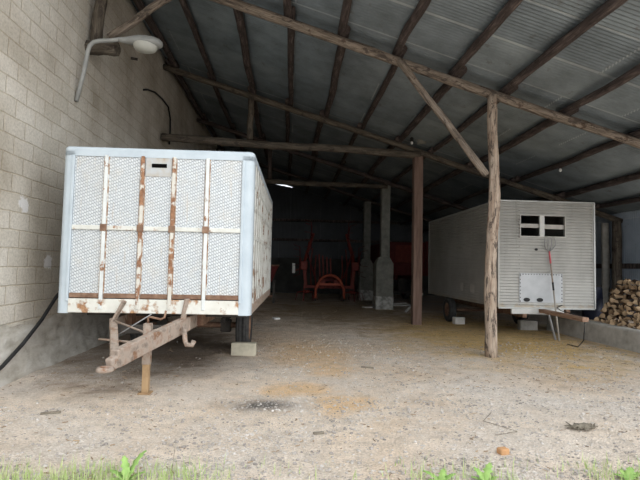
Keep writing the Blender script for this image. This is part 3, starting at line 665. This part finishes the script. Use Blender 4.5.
for i in range(22): seam.lathe([(.009,0),(.008,.005),(.001,.007)], 6, Matrix.Translation((-.635, -.014, .75+i*.10)) @ Matrix.Rotation(R(90), 4, 'X'))
PR('rivet_seam', seam, M['steel_dark'])
# stuck-on notices low on the side
for (ya, yb) in ((1.35, 1.62), (2.15, 2.35)):
    mb = MB(); mb.box((-w2-.019, ya, .93), (-w2-.013, yb, 1.14)); PR('sticker', mb, M['plank_pale'], 'faded notice stuck on the side')
# running gear
for sx in (-1, 1):
    mb = MB(); mb.bar((sx*.5, .0, .56), (sx*.5, ln, .56), .09, .2); PR('chassis_rail', mb, M['rust_dark'])
    wheel_parts(RT, -1.13 if sx < 0 else .72, 3.22 if sx < 0 else 2.75, .34, .20, sx, M['rust_dark'])
    mb = MB(); mb.tube([(0, 3.22 if sx < 0 else 2.75, .34), (-1.1 if sx < 0 else .72, 3.22 if sx < 0 else 2.75, .34)], .045, 8); PR('axle', mb, M['rust_dark'])
mb = MB(); mb.bar((-.80, .03, .60), (.40, .03, .60), .07, .12, .008); PR('bumper_channel', mb, M['white_paint'], 'dull white channel under the front wall')
mb = MB(); mb.bar((-.12, .12, .62), (-.20, -1.75, .61), .12, .085, .012); PR('drawbar', mb, M['plank_brown'], 'brown drawbar pointing to the open front')
mb = MB(); mb.bar((.02, -.04, .56), (.10, -.18, .0), .035, .035); PR('prop_leg', mb, M['grey_steel'])
mb = MB(); mb.tube([(.35,-.02,.75),(.15,-.15,.70),(-.02,-.6,.68),(-.1,-1.2,.66),(-.17,-1.6,.66),(-.20,-1.72,.55),(-.12,-1.55,.2),(-.02,-1.2,.02),(.0,-.8,.012)], .009, 6); PR('brake_cable', mb, M['black'])
block('white_block', (4.55, 12.98, -.005), (4.84, 13.17, .19), M['white_block'], 'small white block chocking the wheel of the white trailer', R(8))
block('concrete_block', (5.90, 11.93, -.005), (6.34, 12.12, .24), M['concrete'], 'grey concrete block on the earth under the front of the white trailer', R(-4))

# fork leaning on the trailer front, tines up
a, b = Vector((5.86, 10.13, .0)), Vector((5.80, 10.40, 1.95))
FK = empty('hay_fork', a, 'long handled hay fork leaning tines up on the white trailer front', 'fork')
dv = b-a
pt = lambda t: dv*t
mb = MB(); mb.tube([pt(0), pt(.3), pt(.56)], .018, 10); P('handle', mb, M['handle_wood'], FK)
mb = MB(); mb.tube([pt(.555), pt(.645)], .021, 10); P('ferrule', mb, M['black'], FK, 'black band on the handle')
mb = MB(); mb.tube([pt(.64), pt(.87)], .017, 10); P('handle', mb, M['rust_tan'], FK)
mb = MB(); mb.tube([pt(.86), pt(1.0)], [.021,.017], 10); P('socket', mb, M['pink_red'], FK, 'red painted socket')
for s in (-1, -.33, .33, 1):
    tp = pt(1.0); mb = MB()
    mb.tube([tp, tp+Vector((s*.08,0,.05)), tp+Vector((s*.125,-.02,.13)), tp+Vector((s*.125,-.03,.23)), tp+Vector((s*.10,.0,.33))], [.011,.010,.009,.008,.004], 6); P('tine', mb, M['grey_steel'], FK)

# ------------------------------------------------------------------ firewood
def firewood_mesh(kind, seed):
    rr = random.Random(seed); ln = rr.uniform(.36,.46); r = .062
    if kind == 'round': poly = [(r*.85*math.cos(2*math.pi*k/10)*rr.uniform(.9,1.05), r*.85*math.sin(2*math.pi*k/10)*rr.uniform(.9,1.05)) for k in range(10)]; nb = 10
    elif kind == 'half': poly = [(r*math.cos(math.pi*k/7), r*math.sin(math.pi*k/7)*rr.uniform(.85,1.05)-.03) for k in range(8)]; nb = 7
    else:
        an = rr.uniform(1.2,1.7); poly = [(-.01,-.055)] + [((r*1.55)*math.cos(math.pi/2-an/2+an*k/5), -.055+(r*1.75)*math.sin(math.pi/2-an/2+an*k/5)) for k in range(6)]; nb = -1
    n = len(poly); mb = MB()
    seg = 4; vs = []
    for i in range(seg+1):
        t = i/seg; jx, jy = rr.uniform(-.006,.006), rr.uniform(-.006,.006); s = 1+rr.uniform(-.05,.05)
        for (x, y) in poly: vs.append((x*s+jx, y*s+jy, (t-.5)*ln))
    for i in range(seg):
        for k in range(n):
            barky = True if nb == 10 else ((k < 7) if nb == 7 else (1 <= k <= 5))
            mb.add([vs[i*n+k], vs[i*n+(k+1)%n], vs[(i+1)*n+(k+1)%n], vs[(i+1)*n+k]], [[0,1,2,3]], 0 if barky else 1)
    mb.add(vs[:n], [list(range(n))[::-1]], 2); mb.add(vs[-n:], [list(range(n))], 2)
    o = mb.build('firewood_log', [M['bark'], M['split_wood'], M['end_wood']])
    return o
protos = []
for k, kd in enumerate(['wedge','half','wedge','round','wedge','half','wedge']): protos.append((kd, firewood_mesh(kd, 50+k)))
for nm in ('bark', 'split_wood', 'end_wood'):                     # every log weathered differently
    nt = M[nm].node_tree; b = next(n for n in nt.nodes if n.type == 'BSDF_PRINCIPLED'); src = b.inputs['Base Color'].links[0].from_socket
    oi = N(nt, 'ShaderNodeObjectInfo'); L(nt, mix(nt, 1.0, src, ramp(nt, oi.outputs['Random'], [(0,(.35,.30,.26)),(.4,(.7,.64,.58)),(1,(1.05,1.0,.95))]), 'MULTIPLY'), b.inputs['Base Color'])
used = set(); FWL = {'wedge': 'split firewood wedge with a pale end in the heap behind the kerb', 'half': 'half round split firewood log with a pale end in the heap behind the kerb', 'round': 'small round firewood log with a pale end in the heap behind the kerb'}
ax = Vector((.62, .78, 0))
for k in range(9):
    for s in range(22):
        y = 8.5 + s*.126 + (.07 if k % 2 else 0) + rnd.uniform(-.012,.012)
        x = 7.14 + .10*k + rnd.uniform(-.035,.035) + .10*max(0, (10.3-y))*.0
        z = .36 + .06 + k*.108 + rnd.uniform(-.008,.008)
        ymax = 10.75 + .06*k - (.10*max(0, k-6))
        if y > ymax or x > .735*y + .45: continue
        i = rnd.randrange(len(protos)); kd, src = protos[i]
        if i in used: o = src.copy(); C.objects.link(o)
        else: o = src; used.add(i)
        d = (ax + Vector((rnd.uniform(-.28,.28), rnd.uniform(-.28,.28), rnd.uniform(-.10,.10)))).normalized()
        q = d.to_track_quat('Z', 'Y'); q = q @ Matrix.Rotation(rnd.uniform(0, 6.28), 3, 'Z').to_quaternion()
        o.rotation_mode = 'QUATERNION'; o.rotation_quaternion = q; o.location = (x, y, z)
        tag(o, FWL[kd], 'firewood', 'firewood heap behind the kerb: %s pieces' % kd)
# navy tub between trailer and firewood
NB = empty('plastic_drum', (7.40, 11.35, .36), 'dark navy plastic drum between the white trailer and the firewood', 'drum')
mb = MB(); mb.lathe([(.001,0),(.20,0),(.225,.04),(.23,.2),(.238,.22),(.23,.24),(.232,.5),(.24,.52),(.232,.54),(.225,.74),(.20,.79)], 28); P('body', mb, M['navy'], NB)
mb = MB(); mb.lathe([(.20,.785),(.215,.79),(.215,.83),(.20,.835),(.001,.83)], 28); P('lid', mb, M['black'], NB)

# ------------------------------------------------------------------ folded hay machine at the back
HT = empty('hay_tedder', (1.75, 21.0, 0), 'red folded hay tedder with raised arms in the dark back of the shed', 'machine')
def T(n, mb, m='red', par=HT): return P(n, mb, M[m], par)
mb = MB(); arc = [(-.62,-.5,.16),(-.60,-.5,.55)] + [(-.52*math.cos(a)+.0,-.5,.62+.52*math.sin(a)) for a in [math.pi*k/10 for k in range(1,10)]] + [(.60,-.5,.55),(.62,-.5,.16)]
mb.tube(arc, .055, 8); T('front_arch', mb, 'orange_red')
mb = MB(); mb.bar((-.55,-.5,.75), (.55,-.5,.75), .06, .10); T('arch_bar', mb, 'orange_red')
mb = MB(); mb.bar((-1.05,0,.62), (1.05,0,.62), .12, .12); T('main_beam', mb)
mb = MB(); mb.bar((0,-.5,.8), (0,1.2,.7), .10, .10); T('spine_beam', mb)
for sx in (-1, 1):
    mb = MB(); mb.bar((sx*1.0,.05,.55), (sx*1.12,.05,1.62), .13, .13); T('hinge_post', mb)
    mb = MB(); mb.box((sx*1.12-.15,-.12,1.35), (sx*1.12+.15,.2,1.72), .03); T('gear_box', mb)
    mb = MB(); mb.tube([(sx*1.12,.05,1.6),(sx*.95,.0,2.2),(sx*.72,.0,2.95)], [.075,.07,.05], 8); arm = T('folded_arm', mb)
    mb = MB(); mb.tube([(sx*.62,-.15,1.0),(sx*.98,-.1,2.1)], .03, 8); T('hydraulic_ram', mb, 'red_dark')
    for (cz, cx, nm) in ((1.75, 1.28, 0), (2.85, .80, 1)):
        mb = MB()
        mb.lathe([(.001,-.05),(.12,-.05),(.12,.05),(.001,.05)], 12, Matrix.Translation((sx*cx,0,cz)) @ Matrix.Rotation(R(90), 4, 'Y'))
        for k in range(6):
            a = 2*math.pi*k/6+.3; y_, z_ = math.cos(a), math.sin(a)
            mb.tube([(sx*cx,0,cz),(sx*(cx+.03),y_*.62,cz+z_*.62)], .018, 6)
            for q in (-1, 1): mb.tube([(sx*(cx+.03),y_*.62,cz+z_*.62),(sx*(cx+.30),y_*.72+q*.05,cz+z_*.72)], .010, 5)
        T('tine_rotor', mb, 'red_dark')
    wheel_parts(HT, sx*.62, .1, .24, .16, sx, M['red_dark'])
    mb = MB(); mb.bar((sx*.62,.1,.24), (sx*.62,.05,.62), .07, .07); T('wheel_fork', mb)
    mb = MB(); mb.bar((sx*1.12,-.1,.0), (sx*1.08,-.05,.75), .05, .05); T('stand_leg', mb)
for sx in (-1, 1):
    for q in range(3):
        mb = MB(); mb.tube([(sx*(.55+.22*q),.25,.55),(sx*(.62+.2*q),.3,1.3+.25*q),(sx*(.58+.16*q),.35,2.0+.3*q)], .028, 6); T('folded_bar', mb)
    mb = MB(); mb.box((sx*.30-.12,-.15,.55), (sx*.30+.12,.25,.95), .03); T('gear_case', mb)
    mb = MB()
    mb.lathe([(.001,-.06),(.14,-.06),(.14,.06),(.001,.06)], 12, Matrix.Translation((sx*1.0,-.25,.42)))
    for k in range(7):
        a = 2*math.pi*k/7; mb.tube([(sx*1.0,-.25,.45),(sx*1.0+.42*math.cos(a),-.25+.42*math.sin(a),.38),(sx*1.0+.50*math.cos(a),-.25+.50*math.sin(a),.06)], .014, 5)
    T('tine_rotor', mb, 'red')
for k, x in enumerate((-.38,-.22,-.04,.12)):
    mb = MB(); mb.bar((x,.3,.9), (x-.06,.35,2.05-.06*k), .06, .06); T('upright_bar', mb)
mb = MB(); mb.box((-.45,.1,.85), (.3,.5,1.05), .03); T('centre_gear_box', mb, 'red_dark')
mb = MB(); mb.box((-1.62,-.1,1.2), (-1.5,-.08,1.62), .0); wb = T('warning_board', mb, 'white_paint'); wb['label'] = 'small pale board on the left side'
mb = MB(); mb.bar((-1.55,-.06,1.3),(-1.1,.0,1.45),.03,.03); T('board_bracket', mb)

# red rusty hopper machine behind the left trailer
HP = empty('seed_hopper', (-1.05, 19.6, 0), 'dull red hopper implement on legs showing behind the left trailer', 'machine')
mb = MB(); mb.add([(-1.2,-.5,1.5),(.62,-.5,1.5),(.62,.6,1.5),(-1.2,.6,1.5),(-1.0,-.3,.85),(.36,-.3,.85),(.36,.4,.85),(-1.0,.4,.85)], [[0,1,5,4],[1,2,6,5],[2,3,7,6],[3,0,4,7],[4,5,6,7]]); P('hopper', mb, M['red_dark'], HP)
mb = MB(); mb.box((-1.22,-.52,1.48), (.64,.62,1.54), .02); P('hopper_lid', mb, M['rust_dark'], HP)
for (x, y) in ((-.9,-.2),(.45,-.2),(-.9,.3),(.45,.3)):
    mb = MB(); mb.bar((x,y,0),(x,y,.9),.09,.09); P('leg', mb, M['steel_dark'], HP)
mb = MB(); mb.bar((-.95,-.2,.28),(.5,-.2,.28),.07,.1); P('cross_bar', mb, M['rust_dark'], HP)

# red farm wagon behind the posts on the right
RW = empty('farm_wagon', (4.95, 20.4, 0), 'red high sided farm wagon in the dark between column and white trailer', 'wagon')
mb = MB(); mb.box((-.85,0,1.30), (.95,.06,2.62), .01); P('front_board', mb, M['red_dark'], RW)
mb = MB(); mb.box((-.42,-.03,1.75), (.5,.0,2.5), .01); P('front_panel', mb, M['red'], RW, 'brighter red panel on the front')
for sx in (-.85, .95):
    mb = MB(); mb.box((sx-.03,.06,1.3), (sx+.03,3.9,2.6), .01); P('side_board', mb, M['red_dark'], RW)
    mb = MB(); mb.box((sx-.05,-.05,1.2), (sx+.05,.08,2.68), .01); P('stake', mb, M['red_dark'], RW)
mb = MB(); mb.box((-.88,0,1.2), (.98,3.9,1.3), .01); P('bed', mb, M['red_dark'], RW)
mb = MB(); mb.box((-.8,3.84,1.3), (.9,3.9,2.6), .01); P('tail_board', mb, M['red_dark'], RW)
for sx in (-1, 1):
    for y in (.8, 3.1): wheel_parts(RW, .05+sx*.75, y, .45, .26, sx, M['red_dark'])
    mb = MB(); mb.bar((.05+sx*.4,.0,1.1),(.05+sx*.4,3.9,1.1),.1,.2); P('chassis_rail', mb, M['red_dark'], RW)
for y in (.8, 3.1):
    mb = MB(); mb.tube([(-.7,y,.45),(.8,y,.45)], .05, 8); P('axle', mb, M['steel_dark'], RW)
    mb = MB(); mb.bar((.05,y,.45),(.05,y,1.05),.3,.2); P('axle_mount', mb, M['steel_dark'], RW)
# pale planks lying by the pedestal
for k, (x, y, z, ln_, rz, lab) in enumerate(((4.1,19.0,.0,1.3,8,'pale grey plank lying on the earth right of the column pedestal, nearest'), (4.35,19.35,.0,1.5,-14,'pale grey plank lying behind the nearest plank by the pedestal'), (4.3,19.25,.055,1.1,30,'pale plank lying across the two planks behind the pedestal'), (3.0,17.9,.0,.5,20,'short pale board lying left of the column pedestal'))):
    mb = MB(); mb.box((-ln_/2,-.08,0),(ln_/2,.08,.05),.006); o = mb.build('plank', M['plank_pale']); o.location = (x,y,z); o.rotation_euler.z = R(rz); tag(o, lab, 'plank', 'pale planks by the column')
mb = MB(); mb.bar((0,0,0),(.65,.25,.62),.10,.05); o = mb.build('loading_ramp', M['plank_pale']); o.location = (4.0,16.3,.02); tag(o, 'thin grey board leaning at the rear corner of the white trailer', 'board')
# white fittings under the roof
for (x, y, z, lab) in ((3.22,12.62,zr(3.22)-.0,'small white lamp bulb under the roof above the rusty brown post'), (6.42,11.0,zr(6.42),'small white lamp bulb under the roof above the white trailer')):
    e = empty('lamp_bulb', (x,y,z), lab, 'lamp')
    dz = z - (4.92 if x < 4 else 4.06) if False else .30
    mb = MB(); mb.tube([(0,0,0),(0,0,-.10)], .045, 10); P('bulb_holder', mb, M['black'], e)
    mb = MB(); mb.lathe([(.015,-.09),(.024,-.11),(.034,-.135),(.03,-.16),(.015,-.178),(.001,-.18)], 14); P('bulb', mb, M['paper'], e)
# torn sheet hanging by the post head
mb = MB(); vs = []
for i in range(6):
    for j in range(6):
        u, v = i/5, j/5; vs.append((3.36+.30*u+.05*noise.noise((u*3,v*3,1)), 12.60-.12*v+.06*noise.noise((u*4,v*4,5)), 4.86+.32*v*(1-.4*u)+.05*noise.noise((u*5,v*5,9))))
mb.add(vs, [[i*6+j,i*6+j+1,(i+1)*6+j+1,(i+1)*6+j] for i in range(5) for j in range(5) if (i,j) not in ((4,4),(0,4),(4,3),(4,0))], 0, True)
o = mb.build('torn_sheet', M['plank_pale']); sd = o.modifiers.new('thick','SOLIDIFY'); sd.thickness = .006; o.data.materials[0] = M['concrete_dim']; tag(o, 'ragged grey scrap hanging at the head of the rusty brown post', 'scrap')

# ------------------------------------------------------------------ ground cover
def stuff(name, verts, faces, mat, label, cat, smooth=False):
    me = bpy.data.meshes.new(name); me.from_pydata(verts, [], faces); me.materials.append(mat)
    if smooth: me.polygons.foreach_set('use_smooth', [True]*len(me.polygons))
    me.update(); o = bpy.data.objects.new(name, me); C.objects.link(o); return tag(o, label, cat, None, 'stuff')
g = random.Random(3)
bm = bmesh.new(); bmesh.ops.create_icosphere(bm, subdivisions=1, radius=1); iv = [v.co.copy() for v in bm.verts]; jf = [[v.index for v in f.verts] for f in bm.faces]; bm.free()
vs = []; fs = []; n = 0
while n < 11000:
    y = 3.0 + 7.0*(g.random()**1.7); x = g.uniform(-3.3, 6.5)
    if x > .85*y+.2 or x < -.75*y: continue
    dens = .25 + .9*max(0, noise.noise((x*.8, y*.8, 7))+.25)
    if y > 5.5: dens *= .35
    if x < -.6 and y > 5.2: dens *= .15
    if abs((x+.25)/.42)**2 + abs((y-5.27)/.24)**2 < 1: dens = .9
    if g.random() > dens: continue
    s = .005 + .013*g.random()**2.5; o = len(vs); z = ground_z(x, y)
    sx, sy, sz = s*g.uniform(.8,1.4), s*g.uniform(.8,1.4), s*g.uniform(.5,.8); a = g.random()*6.28; ca, sa = math.cos(a), math.sin(a)
    for v in iv:
        k = 1+g.uniform(-.18,.18); px, py, pz = v.x*sx*k, v.y*sy*k, v.z*sz*k
        vs.append((x+px*ca-py*sa, y+px*sa+py*ca, z+sz*.4+pz))
    fs += [[i+o for i in f] for f in jf]; n += 1
stuff('gravel', vs, fs, M['stone'], 'loose pale gravel stones strewn over the earth floor', 'gravel')
vs = []; fs = []
for i in range(6500):
    y = 3.3 + 13*(g.random()**1.3); x = g.uniform(-3.3, 6.4)
    if x > .85*y+.2 or x < -.75*y: continue
    if g.random() > (.25 if y < 6 else .7)*(.4+max(0, noise.noise((x*.7, y*.7, 21))+.5)): continue
    l = g.uniform(.006,.028)*(1 if g.random() < .96 else 2.2); w_ = g.uniform(.002,.005); a = g.random()*6.28; dx, dy = math.cos(a)*l, math.sin(a)*l; ex, ey = -math.sin(a)*w_, math.cos(a)*w_
    z = ground_z(x, y)+.002; h = g.uniform(.003,.009); o = len(vs); t = g.uniform(0,.01)
    vs += [(x-dx-ex,y-dy-ey,z),(x+dx-ex,y+dy-ey,z+t),(x+dx+ex,y+dy+ey,z+t),(x-dx+ex,y-dy+ey,z),(x-dx,y-dy,z+h),(x+dx,y+dy,z+h+t)]
    fs += [[o,o+1,o+5,o+4],[o+3,o+4,o+5,o+2],[o,o+4,o+3],[o+1,o+2,o+5]]
stuff('straw_litter', vs, fs, M['straw'], 'scattered bits of straw, bark and twigs on the earth floor', 'litter')
vs = []; fs = []
def blade(x, y, h, lean, az, w_):
    o = len(vs); z = ground_z(x, y)-.004; cx, cy = math.cos(az), math.sin(az)
    for k in range(4):
        t = k/3; d = lean*t*t; ww = w_*(1-t*.92)
        vs.append((x+cx*d-cy*ww, y+cy*d+cx*ww, z+h*t)); vs.append((x+cx*d+cy*ww, y+cy*d-cx*ww, z+h*t))
    for k in range(3): fs.append([o+2*k,o+2*k+1,o+2*k+3,o+2*k+2])
for i in range(11000):
    x = g.uniform(-2.5, 3.0); y = 3.34 + g.random()*.40
    d = noise.noise((x*1.6, 3.3, 11))
    left = x < -.35
    if left:
        if g.random() > .30+.9*d+.22*(x < -1.75)+.2*(-.95 < x < -.6): continue
        if x > -1.2 and g.random() < .4: continue
    elif g.random() > .03 + (.30 if x > 2.2 else 0) + (.12 if .9 < x < 1.7 else 0): continue
    if y > 3.5 and g.random() < (y-3.5)/.24*.6+.3: continue
    blade(x, y, g.uniform(.03,.11)*(1 if g.random() < .97 else 2), g.uniform(.0,.05), g.random()*6.28, g.uniform(.002,.0045))
stuff('grass', vs, fs, M['grass'], 'thin fringe of green and yellowed grass along the gravel edge', 'grass')
# leafy weeds
def weed(x, y, leaves, label):
    z = ground_z(x, y); e = empty('leafy_weed', (x, y, z-.005), label, 'weed', 0, 'leafy weeds at the gravel edge')
    for (az, ln_, wd, rise) in leaves:
        mb = MB(); vsl = []; n_ = 12
        for k in range(n_+1):
            t = k/n_; ww = wd*(math.sin(math.pi*min(1, t**.8*.96+.03))**.7)*(1+.42*math.sin(k*2.3)) + .003
            d = ln_*t*math.cos(R(rise))*(1+.25*t); h = ln_*math.sin(R(rise))*(t - .28*t*t*t)
            for s in (-1, 0, 1):
                vsl.append((math.cos(R(az))*d - math.sin(R(az))*ww*s, math.sin(R(az))*d + math.cos(R(az))*ww*s, h + (.006 if s else -.002)))
        mb.add(vsl, [[k*3+j,k*3+j+1,(k+1)*3+j+1,(k+1)*3+j] for k in range(n_) for j in (0,1)], 0, True)
        o = P('leaf', mb, M['leaf'], e); sd = o.modifiers.new('thick','SOLIDIFY'); sd.thickness = .0015
weed(-1.08, 3.45, [(40,.27,.026,66),(125,.22,.022,74),(170,.14,.022,45),(20,.12,.02,35),(230,.12,.02,40),(95,.13,.018,76)], 'tall leafy weed among the grass in front of the left trailer')
weed(1.10, 3.40, [(150,.13,.022,38),(60,.12,.022,45),(200,.10,.02,30),(20,.12,.02,30)], 'low leafy weed at the gravel edge, nearer the middle of the picture')
weed(1.42, 3.40, [(120,.13,.024,50),(50,.17,.026,56),(180,.10,.02,35),(10,.09,.02,30)], 'leafy weed growing below the small orange brick scrap')
weed(2.50, 3.42, [(100,.09,.026,40),(170,.10,.024,30),(50,.12,.028,45),(220,.09,.022,28),(20,.10,.022,35)], 'spreading leafy weed at the right end of the gravel edge')
mb = MB(); mb.tube([(1.62,3.40,0),(1.625,3.41,.09),(1.64,3.42,.17)], [.003,.0025,.002], 6); tag(mb.build('plant_stalk', M['grass']), 'single thin bare stalk rising right of the orange brick scrap', 'stalk')
mb = MB(); mb.tube([(-.79,3.5,0),(-.78,3.52,.14),(-.77,3.52,.27)], [.002,.002,.0015], 6); tag(mb.build('plant_stalk', M['dry']), 'single dry brown stalk in the grass below the left trailer', 'stalk')
o = block('brick_scrap', (1.74, 3.88, -.004), (1.825, 3.95, .05), M['brick_orange'], 'small orange brick scrap on the pale gravel', R(15), 'brick', .014)
vs = []; fs = []
mb = MB()
for i in range(70):
    a = g.random()*6.28; r = g.uniform(0,.13); x, y = 2.84+math.cos(a)*r, 4.53+math.sin(a)*r*.5; l = g.uniform(.02,.07); b_ = g.uniform(-.6,.6)+ (0 if g.random() < .8 else 1.5)
    mb.tube([(x-l*math.cos(b_),y-l*math.sin(b_),.008+g.random()*.02),(x+l*math.cos(b_),y+l*math.sin(b_),.006+g.random()*.045)], .006, 5)
tag(mb.build('dried_tuft', M['dry']), 'dark dried plant tuft lying on the gravel at the right', 'plant', None, 'stuff')
mb = MB(); mb.tube([(2.15,5.0,.01),(1.95,4.72,.012),(2.15,4.42,.010)], .003, 5); mb.tube([(2.15,4.42,.01),(1.9,4.33,.01)], .0025, 5); tag(mb.build('bent_twig', M['dry']), 'thin bent twig lying on the gravel near the brick scrap', 'twig')
for (x, y, ln_, rz, lab) in ((-2.30,4.95,.09,20,'short dark stick on the gravel left of the trailer drawbar'), (.30,4.4,.05,10,'dark bark chip on the sandy patch in mid floor'), (1.20,7.2,.10,-15,'pale flat chip on the sandy floor in front of the rusty post')):
    mb = MB(); mb.box((-ln_,-.015,0),(ln_,.015,.02),.006); o = mb.build('wood_chip', M['dry']); o.location = (x,y,ground_z(x,y)); o.rotation_euler.z = R(rz); tag(o, lab, 'wood chip')

# ------------------------------------------------------------------ daylight, camera
wd = bpy.data.worlds.new('overcast'); bpy.context.scene.world = wd; wd.use_nodes = True
nt = wd.node_tree; nt.nodes.clear()
out = N(nt, 'ShaderNodeOutputWorld'); bg = N(nt, 'ShaderNodeBackground'); L(nt, bg.outputs[0], out.inputs[0])
tc = N(nt, 'ShaderNodeTexCoord'); sp = N(nt, 'ShaderNodeSeparateXYZ'); L(nt, tc.outputs['Generated'], sp.inputs[0])
c = ramp(nt, sp.outputs[2], [(0,(.86,.94,1.03)),(.25,(.94,1.0,1.06)),(1,(1.06,1.13,1.2))]); L(nt, c, bg.inputs[0]); bg.inputs[1].default_value = .75
sun = bpy.data.lights.new('veiled_sun', 'SUN'); sun.energy = 1.25; sun.angle = R(80); sun.color = (1, .99, .97)
so = bpy.data.objects.new('veiled_sun', sun); C.objects.link(so); so.location = (6, -12, 12); so.rotation_euler = Vector((.45, -.75, .48)).to_track_quat('Z', 'Y').to_euler()

cam = bpy.data.cameras.new('camera'); co = bpy.data.objects.new('camera', cam); C.objects.link(co)
cam.sensor_width = 36; cam.lens = 27; cam.clip_end = 300
yaw, pitch, roll = R(3.58), R(3.17), R(1.2)
f = Vector((math.sin(yaw)*math.cos(pitch), math.cos(yaw)*math.cos(pitch), math.sin(pitch)))
r0 = Vector((math.cos(yaw), -math.sin(yaw), 0)); u0 = r0.cross(f)
rr = r0*math.cos(roll)+u0*math.sin(roll); uu = u0*math.cos(roll)-r0*math.sin(roll)
co.matrix_world = Matrix(((rr.x,uu.x,-f.x,0),(rr.y,uu.y,-f.y,0),(rr.z,uu.z,-f.z,1.5),(0,0,0,1)))
sc = bpy.context.scene; sc.camera = co
sc.view_settings.view_transform = 'Standard'; sc.view_settings.look = 'None'; sc.view_settings.gamma = 1; sc.view_settings.use_curve_mapping = False
sc.view_settings.exposure = 1.03
sc.cycles.max_bounces = 8; sc.cycles.diffuse_bounces = 4; sc.cycles.use_denoising = True
